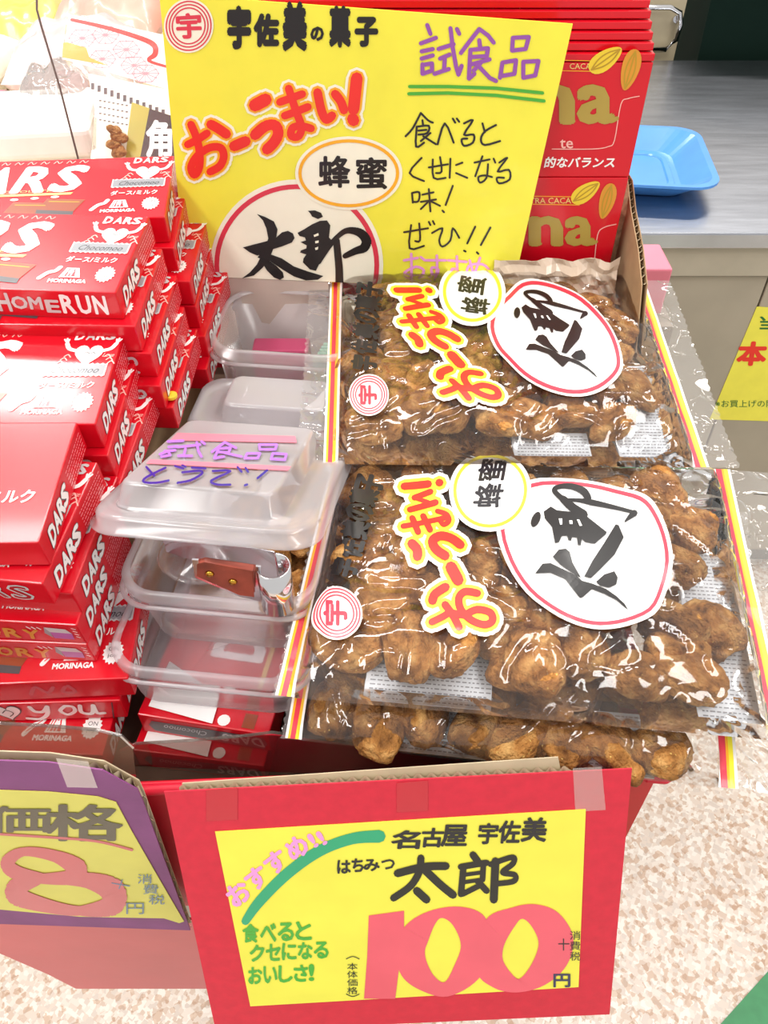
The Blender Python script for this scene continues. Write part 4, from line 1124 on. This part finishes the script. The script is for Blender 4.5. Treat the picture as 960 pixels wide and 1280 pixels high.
# purple 試食品
for st in ([(534, 31), (538, 42)], [(526, 54), (545, 47)], [(527, 64), (541, 61)], [(527, 73), (541, 69)], [(528, 80), (528, 92), (540, 88), (540, 79), (528, 81)], [(548, 61), (567, 55)], [(550, 73), (562, 68)], [(556, 71), (555, 88)], [(543, 92), (561, 86)],
           [(563, 35), (566, 60), (570, 83), (573, 93), (577, 82)], [(571, 36), (574, 42)],
           [(576, 66), (588, 50), (599, 36), (610, 44), (617, 53)], [(599, 50), (600, 58)], [(588, 62), (586, 98), (593, 92)], [(589, 62), (610, 60), (608, 72)], [(589, 71), (607, 70)], [(590, 80), (612, 74)], [(602, 77), (592, 88)], [(596, 80), (612, 97), (620, 101)],
           [(641, 47), (640, 63)], [(641, 47), (661, 46), (657, 61), (640, 63)], [(628, 78), (625, 97)], [(628, 78), (645, 75), (643, 92), (625, 95)], [(654, 77), (654, 97)], [(654, 77), (673, 76), (669, 94), (654, 97)]):
    a.stroke(st, 5.2, 'purple', 3)
a.stroke([(512, 108), (560, 108), (620, 110), (678, 116)], 4.2, 'green', 3); a.stroke([(511, 117), (560, 116), (620, 119), (680, 126)], 4.2, 'green', 3)
# black pen lines (traced)
def pen(L, w_, col='ink'):
    for st in L: a.curve(st, w_, col, 3, 3)
pen([[(526, 141), (516, 160), (507, 170)], [(527, 142), (535, 150), (541, 153)], [(528, 150), (529, 157)], [(522, 158), (536, 157), (534, 166), (523, 168)], [(523, 163), (533, 162)], [(521, 158), (520, 183), (530, 178)], [(538, 166), (526, 176)], [(529, 170), (545, 180)],
     [(547, 180), (556, 154), (567, 178)], [(566, 148), (569, 153)], [(571, 148), (574, 152)],
     [(580, 154), (591, 150), (580, 168), (592, 168), (591, 178), (580, 182), (577, 174), (584, 173)], [(603, 154), (606, 165)], [(620, 156), (606, 164), (601, 174), (606, 181), (625, 176)]], 2.6)
pen([[(527, 197), (512, 216), (530, 226)], [(536, 209), (560, 205)], [(541, 199), (542, 222), (557, 222)], [(550, 196), (552, 214), (545, 216)], [(563, 198), (562, 222)], [(570, 206), (578, 203)], [(570, 216), (584, 222)],
     [(593, 203), (612, 199)], [(603, 195), (594, 220)], [(610, 205), (608, 222), (600, 228), (598, 221), (606, 219), (615, 221)], [(617, 198), (619, 203)], [(624, 203), (634, 197), (622, 214), (636, 212), (637, 224), (624, 229), (621, 222), (630, 222)]], 2.4)
pen([[(515, 241), (516, 253)], [(515, 241), (524, 240), (523, 251), (516, 252)], [(528, 243), (542, 240)], [(526, 252), (545, 249)], [(536, 236), (538, 264)], [(536, 251), (526, 261)], [(538, 251), (550, 257)], [(566, 232), (557, 256)], [(553, 263), (555, 265)]], 2.4)
pen([[(505, 290), (535, 285)], [(514, 281), (512, 310), (530, 307)], [(524, 279), (525, 300), (519, 301)], [(536, 277), (538, 281)], [(541, 276), (543, 280)], [(540, 291), (553, 285), (549, 300), (553, 308), (563, 300), (566, 285), (574, 297)], [(594, 283), (584, 304)], [(580, 313), (582, 314)], [(613, 284), (601, 306)], [(596, 315), (598, 317)]], 2.4)
pen([[(505, 325), (522, 322)], [(514, 317), (514, 345), (507, 346), (506, 340), (520, 333), (530, 338), (524, 347)], [(526, 321), (531, 325)], [(533, 325), (557, 325)], [(546, 319), (546, 340), (540, 341), (540, 334), (548, 337), (543, 349)], [(560, 325), (583, 327)], [(571, 320), (571, 342), (565, 342), (565, 336), (572, 338), (568, 351)],
     [(587, 325), (592, 343)], [(600, 322), (592, 343), (584, 345), (586, 332), (603, 330), (612, 340), (603, 353)]], 3.2, 'pink')
a.build('sign_print', sg)

# ================================================================== DARK CHOCOLATE DISPLAY CARTONS behind the sign
Yg = 0.612
gx1 = 0.187; gx0 = -0.140
zA, zB, zC = on_y(750, 222, Yg).z, on_y(770, 78, Yg).z, on_y(770, 14, Yg + .03).z
def gcarton(z0, z1, lab, full, slant=0.0):
    o = empty('chocolate_carton', (gx1, Yg, z0), lab, 'carton', 'red display cartons behind the sign')
    x1 = gx1
    m = MB(); m.box((gx0 if z0 > 1.05 else -.045, Yg, z0), (x1, Yg + .10, z1)); b_ = m.build('carton_body', M_choc, o); bevel(b_, .0008)
    a = Art(plane_map((0, Yg, 0), (0, -1, 0)))
    return o, a
def pods(a, cx, cy, s):
    def pod(pts, ang, L, W_, col):
        P = []
        for i in range(24):
            t = 2 * pi * i / 24; x = L * cos(t); y = W_ * sin(t) * (1 - .25 * cos(t))
            P.append((pts[0] + x * cos(ang) - y * sin(ang), pts[1] + x * sin(ang) + y * cos(ang)))
        a.poly(P, col, 4)
        for k in (-.5, 0, .5):
            a.curve([(pts[0] + L * .9 * u_ * cos(ang) - W_ * k * (1 - u_ * u_) * sin(ang), pts[1] + L * .9 * u_ * sin(ang) + W_ * k * (1 - u_ * u_) * cos(ang)) for u_ in (-1, -.5, 0, .5, 1)], s * .03, 'podline', 6, 3)
    pod((cx - .28 * s, cy - .1 * s), -.62, .42 * s, .2 * s, 'podyellow'); pod((cx + .25 * s, cy + .12 * s), 1.85, .46 * s, .19 * s, 'podorange')
def serif_na(a, x0, x1, y0, y1, first=True):
    """the two gold letters that show: n and a, with heavy serifs"""
    h = y1 - y0; w_ = x1 - x0
    a.text('a', [(x0 + w_ * .56, y1), (x1 - w_ * .03, y1), (x1 - w_ * .03, y0), (x0 + w_ * .56, y0)], 'gold', 4, .07)
    a.curve([(x1 - w_ * .12, y1 - h * .12), (x1 - w_ * .05, y1 - h * .02), (x1 + w_ * .03, y1 - h * .10)], h * .12, 'gold', 4)
    a.disc((x0 + w_ * .64, y0 + h * .26), w_ * .055, h * .13, 'gold', 4, 14)
    a.stroke([(x0 - w_ * .05, y0 + h * .06), (x0 + w_ * .06, y0 + h * .06)], h * .11, 'gold', 4)
    a.text('n', [(x0, y1), (x0 + w_ * .46, y1), (x0 + w_ * .46, y0), (x0, y0)], 'gold', 4, .08)
    for xx in (.06, .40): a.stroke([(x0 + w_ * (xx - .07), y1 - h * .02), (x0 + w_ * (xx + .09), y1 - h * .02)], h * .10, 'gold', 4)
o, a = gcarton(zA + .0004, zB, 'upper red chocolate display carton with gold lettering and cacao pods, behind the yellow sign', True)
pods(a, 773, 80, 58); serif_na(a, 668, 768, 108, 152)
a.stroke([(655, 74), (742, 76)], 1, 'orange', 2); a.stroke([(655, 87), (742, 89)], 1, 'orange', 2); a.rtext('CACAO', 712, 79, 746, 86, 'palegold', 3, .01)
a.curve([(799, 120), (785, 123), (776, 130), (768, 175), (760, 183), (740, 186), (690, 186)], 1.1, 'peach', 2, 4)
a.rtext('鮮烈な香り', 596, 195, 676, 208, 'white', 3, .02); a.rtext('的なバランス', 680, 196, 767, 209, 'white', 3, .03, 3)
a.rtext('te', 700, 174, 716, 185, 'peach', 3, .02)
a.build('front_print', o)
for k in range(6):
    z = zB + .0006 + k * .0055
    m = MB(); m.box((gx0, Yg + .004 * k, z), (gx1 - .001 * k, Yg + .10, z + .0048)); b_ = m.build('stacked_lid', M_choc, o); bevel(b_, .0006)
zt_ = zB + .0006 + 6 * .0055
o, a = gcarton(.9960, zA, 'lower red chocolate display carton with gold lettering, standing below the upper one', True)
pods(a, 746, 245, 50); serif_na(a, 664, 743, 272, 305)
a.stroke([(668, 245), (727, 246)], 1, 'orange', 2); a.stroke([(666, 255), (724, 256)], 1, 'orange', 2); a.rtext('EXTRA CACAO', 650, 247, 722, 254, 'palegold', 3, .01)
a.curve([(770, 280), (755, 284), (747, 293), (743, 325)], 1.1, 'peach', 2, 4)
a.build('front_print', o)
tb = empty('chocolate_carton', (.1, Yg + .03, zt_), 'topmost red chocolate carton with gold katakana along its lower edge, cut by the picture top', 'carton', 'red display cartons behind the sign')
m = MB(); m.box((gx0, Yg + .022, zt_ + .0004), (gx1 - .016, Yg + .12, zt_ + .035)); bevel(m.build('carton_body', M_choc, tb), .0008)
a = Art(plane_map((0, Yg + .022, 0), (0, -1, 0))); a.rtext('ガーナミルクチョコレート', 545, -2, 706, 10, 'gold', 3, .02); a.build('front_print', tb)
m = MB(); 
Yk = Yg - .012
kp = [on_y(620, 322, Yk), on_y(700, 322, Yk), on_y(752, 326, Yk), on_y(782, 324, Yk), on_y(775, 352, Yk - .0), on_y(765, 385, Yk), on_y(610, 380, Yk)]
kf = empty('torn_wrap', on_y(700, 350, Yk), 'crumpled cream plastic and paper wrap folded down in front of the lower red carton', 'wrapping')
V = []; n1, n2 = 24, 8
for j in range(n2 + 1):
    for i in range(n1 + 1):
        p = on_y(618, 325, Yk).lerp(on_y(776, 324, Yk), i / n1); p2 = on_y(612, 384, Yk - .02).lerp(on_y(760, 388, Yk - .02), i / n1)
        q_ = p.lerp(p2, j / n2); q_.y += .006 * noise.noise(Vector((i * .35, j * .7, 2))); q_.z += .004 * noise.noise(Vector((i * .3, 8, 1))) * (1 - j / n2); V.append(q_)
Fs = [(j * (n1 + 1) + i, j * (n1 + 1) + i + 1, (j + 1) * (n1 + 1) + i + 1, (j + 1) * (n1 + 1) + i) for j in range(n2) for i in range(n1)]
ww = obj('wrap_sheet', V, Fs, mat('cream_wrap', (206, 184, 162), rough=.35, coat=.3, nscale=20, namp=.08), kf); md_ = ww.modifiers.new('thick', 'SOLIDIFY'); md_.thickness = .0008
# open carton the red cartons stand in: right wall and torn edge
oc = empty('open_carton', (0, Yg, .912), 'brown corrugated carton holding the red cartons, its right wall torn open', 'carton')
Xw = 0.196
W_ = [on_x(777, 214, Xw), on_x(784, 226, Xw), on_x(788, 262, Xw), on_x(797, 310, Xw), on_x(802, 356, Xw), on_x(792, 470, Xw), on_x(730, 430, Xw), on_x(745, 290, Xw)]
m = MB(); m.slab(W_, (.0008, 0, 0)); m.slab([p + Vector((.0040, 0, .0005)) for p in W_], (.0006, 0, 0)); m.build('side_wall', M_kraft, oc)
for k in range(4):
    dd = (W_[k + 1] - W_[k]).normalized(); corrugated(oc, W_[k] + Vector((.0008, 0, 0)), W_[k + 1] + Vector((.0008, 0, 0)), Vector((1, 0, 0)), .0032, .0072, .004, Vector((0, .9, -.43)))
m = MB(); r = random.Random(4)
tp = [on_y(779 + r.uniform(-2, 5), 222 + k * 9, Yg + .02) for k in range(14)]
m.add([p for t_ in tp for p in (t_ + Vector((-.012, 0, 0)), t_ + Vector((.004 * r.random(), -.004, 0)))], [(2 * i, 2 * i + 1, 2 * i + 3, 2 * i + 2) for i in range(13)])
m.build('torn_strip', mat('torn_card', (214, 186, 146), rough=.9, nscale=120, namp=.3), oc)
m = MB(); m.box((-.14, Yg, .905), (.19, .70, .9955)); m.build('carton_base', M_kraft, oc)
m = MB(); m.box((-.142, .600, .93), (-.046, .6035, 1.03)); m.build('left_flap', mat('flap_board', (196, 180, 168), .7), oc)
pkp = on_y(816, 352, .76)
m = MB(); m.box((pkp.x - .03, .745, pkp.z - .03), (pkp.x + .012, .80, pkp.z + .022)); 
pk = empty('pink_box', (pkp.x, .76, pkp.z - .03), 'small pink box just visible behind the torn carton edge', 'box'); bevel(m.build('box_body', mat('pink_card', (232, 130, 150), .5), pk), .002)
m = MB(); m.box((.12, .722, .0), (pkp.x + .02, .83, pkp.z - .0305)); tag(m.build('side_stand', mat('stand_beige', (150, 140, 124), .7)), 'plain beige stand behind the display, carrying the small pink box', 'stand')

# ================================================================== TRANSLUCENT TUBS
YAW = radians(-6.5)
O_ = Vector((-.108, .258, 0)); ex = Vector((cos(YAW), sin(YAW), 0)); ey = Vector((-sin(YAW), cos(YAW), 0))
def TL(p): return O_ + ex * p.x + ey * p.y + Vector((0, 0, p.z))


def tub(lab, x0, x1, y0, y1, z0, z1, taper, r=.022, group='translucent tubs'):
    o = empty('plastic_tub', TL(Vector(((x0 + x1) / 2, (y0 + y1) / 2, z0))), lab, 'tub', group)
    t = taper; L = []
    def l(d, z, rr): return lp(x0 + d, x1 - d, y0 + d, y1 - d, rr, z, TL)
    # outside: floor, corner, wall, rim band; inside back down
    loops = [l(t + .008, z0, r * .7), l(t + .003, z0 + .001, r * .8), l(t, z0 + .005, r * .85), l(t * .3, z1 - .012, r), l(-.0005, z1 - .0115, r), l(-.001, z1 - .001, r), l(0, z1, r), l(.0022, z1, r), l(.003, z1 - .002, r)]
    V, Fs = loft(loops, True, False)
    obj('tub_wall', V, Fs, M_tub, o, smooth=True)
    m = MB(); V, Fs = loft([l(-.0012, z1 - .0125, r), l(-.0032, z1 - .0120, r), l(-.0034, z1 - .0105, r), l(-.0012, z1 - .010, r)], False, False); obj('rim_ledge', V, Fs, M_tub, o, smooth=True)
    return o


tub('wide low translucent tub at the bottom, empty, resting on the red chocolate boxes', -.056, .062, 0, .245, .9125, .960, .005, group='translucent tubs')
mt = tub('translucent tub holding tongs and snack pieces, nested in the low tub under the marked lid', -.056, .062, .035, .245, .925, .986, .009)
rt = tub('translucent bin behind the lidded tub, holding a mint green peg', -.058, .060, .252, .345, .930, 1.010, .008, .026)

# lid: hinged front flap raised, rear flap flat
HZ = .9885; HY = .178
def flap(name, x0, x1, y0, y1, tilt, plate, parent, r=.02, dome=.007):
    """flap in hinge coordinates: y from hinge (0) toward front (-)"""
    ca, sa = cos(tilt), sin(tilt)
    def T(p):
        yy = p.y; return TL(Vector((p.x, HY + yy * ca - p.z * sa * (-1 if tilt else 0) * 1, HZ + (-yy) * sa + p.z * ca)))
    def T2(p): return TL(Vector((p.x, HY + p.y * ca + p.z * sa, HZ - p.y * sa + p.z * ca)))
    def l(d, z, rr): return [T2(Vector((x, y, z))) for x, y in rrect(x0 + d, x1 - d, y0 + d, y1 - d, rr)]
    loops = [l(-.002, -.010, r), l(-.0025, -.0088, r), l(0, -.0085, r), l(.0003, -.002, r), l(.002, 0, r), l(.006, 0, r), l(.008, -.0012, r), l(.012, -.0012, r)]
    px0, px1, py0, py1 = plate
    def pl(d, z, rr): return [T2(Vector((x, y, z))) for x, y in rrect(px0 + d, px1 - d, py0 + d, py1 - d, rr)]
    loops += [pl(0, -.0008, .010), pl(.0006, 0, .010), pl(.0012, .0008, .010), pl(.0042, dome - .0012, .007), pl(.0048, dome - .0002, .007), pl(.0060, dome + .0006, .006), pl(.0072, dome + .0008, .006)]
    V, Fs = loft(loops, False, True)
    o = obj(name, V, Fs, M_lid, parent, smooth=False)
    o.data.polygons.foreach_set('use_smooth', [len(p.vertices) == 4 for p in o.data.polygons]); return o, T2
lid = empty('tub_lid', TL(Vector((0, HY, HZ))), 'translucent hinged lid with pink tape and purple handwriting, its front flap propped open', 'lid')
TI = radians(21)
o_, T2 = flap('front_flap', -.062, .066, -.146, -.003, TI, (-.052, .046, -.132, -.004), lid, dome=.013)
flap('rear_flap', -.058, .064, .003, .070, 0, (-.034, .048, .012, .058), lid, r=.016, dome=.014)
m = MB(); m.tube([TL(Vector((-.055, HY, HZ + .0005))), TL(Vector((.060, HY, HZ + .0005)))], .0016, 8); m.build('hinge', M_lid, lid, smooth=True)
DZ = .0146
nl = (T2(Vector((0, 0, 1))) - T2(Vector((0, 0, 0)))).normalized(); p0l = T2(Vector((0, -.06, DZ)))
pmL = plane_map(p0l, nl)
for (P, nm) in (([(222, 542), (369, 546), (371, 554), (213, 551)], 'pink_tape'), ([(188, 575), (364, 584), (360, 589), (183, 580)], 'pink_tape')):
    m = MB(); m.slab([on_plane(*p, p0l, nl) + nl * .0003 for p in P], nl * .0002); m.build(nm, mat('pink_tape', C['pinktape'], .35), lid)
a = Art(pmL); a.lift = .0002
for st in ([(210, 553), (229, 552)], [(211, 560), (222, 559)], [(206, 565), (219, 564)], [(200, 569), (210, 565), (213, 570), (202, 572)], [(222, 560), (250, 557)], [(232, 562), (230, 570), (223, 571), (240, 571)], [(246, 554), (248, 565), (252, 572)], [(252, 553), (256, 556)],
           [(265, 566), (281, 554), (295, 561)], [(273, 562), (288, 561), (286, 567)], [(272, 566), (286, 567)], [(274, 560), (268, 574), (280, 572)], [(280, 567), (302, 572)],
           [(324, 557), (346, 557), (344, 563), (325, 563), (324, 557)], [(309, 568), (325, 568), (322, 574), (306, 574), (309, 568)], [(341, 568), (358, 569), (356, 576), (339, 575), (341, 568)]):
    a.stroke(st, 3.2, 'violet', 2)
for st in ([(183, 585), (193, 596)], [(207, 586), (183, 598), (180, 604), (195, 605), (211, 602)], [(219, 584), (229, 587)], [(228, 583), (232, 585)], [(240, 586), (257, 587)], [(228, 592), (250, 590), (252, 594), (238, 602), (222, 605)],
           [(266, 590), (288, 590), (264, 602), (272, 607), (288, 607)], [(297, 585), (302, 591)], [(307, 586), (310, 591)], [(334, 589), (322, 599)], [(306, 608), (309, 607)]):
    a.curve(st, 2.8, 'indigo', 2, 3)
a.build('marker_writing', lid)

# mint peg and pink card in the rear bin
m = MB(); pg = TL(Vector((.030, .300, .945))); 
for k in range(5): m.box((pg.x - .012 + k * .0012, pg.y + k * .006, pg.z), (pg.x + .014, pg.y + .004 + k * .006, pg.z + .032 - .001 * k))
m.box((pg.x - .014, pg.y - .003, pg.z), (pg.x + .014, pg.y, pg.z + .034)); po = empty('peg_clip', pg, 'mint green ribbed clip inside the rear translucent bin', 'clip'); bevel(m.build('clip_body', mat('mint_plastic', (150, 200, 178), .4), po), .0008)
cp = TL(Vector((-.01, .30, .94))); m = MB(); m.box((cp.x - .025, cp.y, cp.z), (cp.x + .022, cp.y + .02, cp.z + .04)); po = empty('small_pack', cp, 'dark pink paper pack standing in the rear translucent bin', 'pack'); bevel(m.build('pack_body', mat('dark_pink', (190, 70, 110), .5), po), .002)

# snack pieces in the tub
r = random.Random(31)
for (x, y, z) in [(.045, .075, .946), (.042, .10, .950), (.05, .13, .947), (.02, .12, .944), (.028, .155, .952), (-.005, .15, .944), (.048, .165, .954), (.022, .09, .962), (.045, .112, .966), (-.02, .175, .95), (.03, .19, .952), (-.03, .12, .942), (.044, .06, .962)]:
    piece(TL(Vector((x, y, z))), r, 'fried dough sample piece lying loose inside the tub with the tongs', 'loose sample pieces in the tub', .8, .5)

# tongs: wooden handle, steel band, resting over the tub rim
M_wood = mat('reddish_wood', (150, 66, 48), rough=.45, nscale=60, namp=.25, aniso=(1, 6, 1)); M_chrome = mat('chrome')
tg = empty('serving_tongs', TL(Vector((.02, .04, .985))), 'steel serving tongs with riveted reddish wood handle resting on the tub rim', 'tongs')
Yt = .286
m = MB(); m.slab([on_y(*p, Yt) for p in ((248, 706), (256, 704), (317, 713), (316, 745), (300, 743), (248, 720))], (0, .0035, 0)); bevel(m.build('wood_scale', M_wood, tg), .0008)
m = MB(); m.slab([on_y(*p, Yt + .0037) for p in ((240, 700), (258, 701), (326, 709), (326, 752), (300, 746), (244, 722))], (0, .0012, 0)); m.build('steel_arm', M_chrome, tg)
for p in ((262, 717), (291, 727)):
    c_ = on_y(*p, Yt); m = MB(); m.tube([c_, c_ + Vector((0, -.0012, 0))], [.0026, .0018], 12); m.build('brass_rivet', mat('brass', (214, 170, 70), .25, metal=1.0), tg, smooth=True)
b0, b1 = on_y(341, 707, Yt + .006), on_y(341, 755, Yt + .006); Rb = .0098; V = []; N_ = 28
for i in range(N_ + 1):
    t_ = -pi / 2 - 1.1 + (pi * 1.0 + 1.1) * i / N_
    for z_ in (b0.z, b1.z): V.append(Vector((b0.x + Rb * cos(t_) * 1.0, b0.y + Rb * sin(t_), z_)))
bo = obj('steel_bend', V, [(2 * i, 2 * i + 1, 2 * i + 3, 2 * i + 2) for i in range(N_)], M_chrome, tg, smooth=True); bo.modifiers.new('t', 'SOLIDIFY').thickness = .0009
m = MB(); m.slab([Vector((b0.x, b0.y + Rb, b0.z)), Vector((b0.x, b0.y + Rb, b1.z)), Vector((b0.x - .075, b0.y + Rb + .035, b1.z - .004)), Vector((b0.x - .075, b0.y + Rb + .035, b0.z - .02))], (0, .001, 0)); m.build('steel_arm', M_chrome, tg)
# two clear round plates with raised boss (sample cup lids)
def disc(c, R, lab, tilt):
    o = empty('clear_cup_lid', c, lab, 'cup lid', 'clear cup lids in the tub', rot=(radians(tilt), radians(6), 0))
    def cl(r_, z): return [Vector((r_ * cos(2 * pi * i / 40), r_ * sin(2 * pi * i / 40), z)) for i in range(40)]
    V, Fs = loft([cl(R, 0), cl(R + .001, .001), cl(R, .002), cl(R - .002, .0022), cl(R * .84, .0005), cl(R * .8, .0005), cl(R * .78, .0016), cl(R * .35, .0016), cl(R * .33, .0045), cl(R * .22, .005), cl(R * .20, .003), cl(R * .05, .003)], False, True)
    obj('lid_disc', V, Fs, M_disc, o, smooth=True, world=False)
disc(on_z(252, 695, .975), .026, 'clear round cup lid with a raised centre, left one inside the tongs tub', -6)
disc(on_z(300, 690, .969), .022, 'clear round cup lid under the wooden tongs handle, right one of the pair', -4)

# ================================================================== GOODS BEHIND, top left
bt = empty('goods_table', (-.6, 1.2, 0), 'white topped display table behind the chocolate boxes', 'table')
m = MB(); m.box((-1.5, .74, .985), (.02, 2.2, 1.0)); m.build('table_top', mat('table_cream', (236, 226, 200), .5, nscale=4, namp=.06), bt)
for x in (-1.45, -.03):
    for y in (.78, 2.15): m = MB(); m.box((x - .02, y - .02, 0), (x + .02, y + .02, .985)); m.build('leg', mat('table_leg', (190, 190, 190), .4), bt)


def pillow(name, c, w_, d_, h_, yaw, mm, lab, cat='snack bag', group=None, tilt=0, seed=1, part='pack_film'):
    o = empty(name, c, lab, cat, group, rot=(radians(tilt), 0, radians(yaw))); V = []; n1, n2 = 30, 22; Fs = []
    for sgn in (1, -1):
        for j in range(n2 + 1):
            for i in range(n1 + 1):
                a_, b_ = i / n1, j / n2; e = max((1 - abs(2 * a_ - 1) ** 4) * (1 - abs(2 * b_ - 1) ** 3), 0) ** .6
                z = h_ / 2 * e * (1 + .25 * noise.noise(Vector((a_ * 5, b_ * 4, seed)))) * sgn - .004 * (1 - min(abs(noise.noise(Vector((a_ * 8 + b_ * 3, b_ * 7, seed + 4)))) * 6, 1)) * e * (sgn > 0)
                V.append(((a_ - .5) * w_, (b_ - .5) * d_, h_ / 2 + z))
        k0 = 0 if sgn > 0 else (n1 + 1) * (n2 + 1)
        for j in range(n2):
            for i in range(n1):
                k = k0 + j * (n1 + 1) + i; f_ = (k, k + 1, k + n1 + 2, k + n1 + 1); Fs.append(f_ if sgn > 0 else f_[::-1])
    obj(part, V, Fs, mm, o, smooth=True, world=False); return o


# white wrapped packs and the clear bag
M_white = mat('white_wrap', (250, 246, 240), .35, coat=.3)
def slabpack(px, z, w_, d_, h_, yaw, mm, name, lab, cat='pack', group=None, tilt=0):
    o = empty(name, on_z(px[0], px[1], z), lab, cat, group, rot=(radians(tilt), 0, radians(yaw)))
    m = MB(); m.box((-w_ / 2, 0, -h_), (w_ / 2, d_, 0)); bevel(m.build('pack_body', mm, o, world=False), min(h_, .02) * .35, 3); return o
sp = slabpack((5, 165), 1.062, .16, .13, .03, 8, M_white, 'white_pack', 'white wrapped pack with a dark pink corner at the upper left behind the chocolate boxes')
m = MB(); m.slab([(-.08, .10, .0004), (-.02, .125, .0004), (-.05, .125, .0004), (-.08, .125, .0004)], (0, 0, .0003)); m.build('pink_corner', mat('pink_print', (196, 130, 160), .4), sp, world=False)
sp2 = slabpack((20, 190), 1.03, .20, .15, .03, 4, M_white, 'white_pack', 'white wrapped pack lying underneath the one with the dark pink corner')
cb = pillow('clear_bag', on_z(92, 170, 1.002), .085, .12, .075, 5, film('grey_film', haze=.4, bump=.5, bscale=14, hazecol=(.74, .70, .68), refl=1.5), 'crumpled clear greyish plastic bag between the white packs and the patterned packet', tilt=0, seed=5)

# patterned packet (white paper header with pink star lattice and orange edge), leaning back
pkY = Vector((0, .80, 1.02)); pkn = Vector((0, -.72, .69)).normalized()
pt = empty('patterned_packet', on_plane(150, 180, pkY, pkn), 'clear snack packet with pink lattice header, orange band and black label', 'snack bag')
Q = [(84, 14), (215, 50), (300, 80), (300, 215), (112, 215), (122, 100), (78, 72)]
m = MB(); m.slab([on_plane(*p, pkY, pkn) for p in Q], pkn * -.02); m.build('packet_film', film('packet_film', haze=.25, bump=.3, hazecol=(.92, .9, .86)), pt)
a = Art(plane_map(pkY + pkn * .0004, pkn))
a.poly([(86, 18), (215, 46), (300, 70), (300, 120), (210, 112), (79, 74)], 'white', 1)
a.curve([(90, 25), (130, 34), (170, 46), (192, 56), (194, 68), (186, 76), (210, 84)], [4, 5, 6, 7, 7, 4, 3], 'poppy', 3, 4)
for cx, cy in ((103, 48), (132, 44), (158, 62), (182, 92), (128, 74), (168, 82)):
    for k in range(12):
        t_ = pi * k / 6; a.stroke([(cx, cy), (cx + 17 * cos(t_), cy + 12 * sin(t_))], 1.0, 'rose', 2, False)
    P = [(cx + 17 * cos(pi * k / 3), cy + 12 * sin(pi * k / 3)) for k in range(6)]; a.ring(P, 1.0, 'rose', 2)
a.poly([(79, 54), (84, 53), (108, 60), (112, 72), (135, 82), (78, 72)], 'olive', 3)
a.poly([(110, 92), (300, 130), (300, 215), (120, 215), (121, 150)], 'cream', 1)
for i in range(12): a.stroke([(116 + i * 8, 104 + i * 3), (116 + i * 8, 112 + i * 3)], 4, 'charcoal', 2, False)
for k in range(4):
    for i in range(7): a.stroke([(124 + i * 5.5, 126 + k * 8 + i), (127 + i * 5.5, 126 + k * 8 + i)], 1.6, 'charcoal', 2, False)
a.poly([(165, 128), (188, 136), (175, 215), (156, 215), (160, 165)], 'olive', 4); a.poly([(187, 136), (230, 150), (230, 215), (172, 215)], 'black', 4)
a.rtext('角', 184, 152, 214, 196, 'white', 6, .04)
a.build('printed_design', pt)
r = random.Random(8)
for k in range(4): piece(on_plane(146 + 6 * (k % 2), 168 + 9 * k, pkY, pkn) + pkn * .010, r, 'small brown snack lump inside the patterned packet', 'snacks in the patterned packet', .42, .4)

# thin standing edge of a clear divider panel
Yd = .715
dp = [on_y(46, -10, Yd), on_y(46, 12, Yd), on_y(52, 34, Yd), on_y(75, 110, Yd), on_y(98, 200, Yd)]
dv2 = empty('clear_divider', dp[-1], 'clear plastic divider with a thin grey edge rising behind the chocolate boxes', 'plastic divider')
m = MB(); m.tube(dp, .0009, 6); m.build('divider_edge', mat('divider_grey', (120, 112, 108), .3), dv2)
m = MB(); m.slab(dp + [on_y(330, 200, Yd), on_y(330, -10, Yd)], (0, .0012, 0)); m.build('divider_sheet', film('divider_clear', haze=.03, bump=0, hazecol=(.9, .86, .82)), dv2)

# further bright goods on the table
r = random.Random(12)
cols = [('cream', (236, 222, 190)), ('ivory', (246, 238, 214)), ('pale pink', (240, 206, 204)), ('tan', (216, 190, 140)), ('white', (250, 246, 236)), ('yellow green', (214, 200, 90)), ('salmon', (236, 170, 150)), ('light brown', (190, 156, 116)),
        ('straw', (240, 226, 180)), ('off white', (244, 236, 230)), ('lilac', (220, 196, 208)), ('olive', (176, 164, 100)), ('beige', (226, 208, 184)), ('peach', (244, 206, 176)), ('silver', (214, 212, 210)), ('mustard', (214, 180, 80))]
for j, (Y, rn) in enumerate(((1.10, 'nearest'), (1.30, 'second'), (1.50, 'third'), (1.72, 'farthest'))):
    for i in range(4):
        nm, rgb = cols[j * 4 + i]; x = -.70 + i * .158 + .02 * r.random() - .05 * (j > 1)
        pillow('wrapped_snack', (x, Y, 1.0), .145, .17, .07 + .02 * r.random(), r.uniform(-5, 5), mat('wrap_' + nm.replace(' ', '_'), rgb, .3, coat=.4, nscale=14, namp=.12), '%s wrapped snack packet in the %s row on the rear table' % (nm, rn), 'snack packet', 'snack packets on the rear table', 0, i + 4 * j)
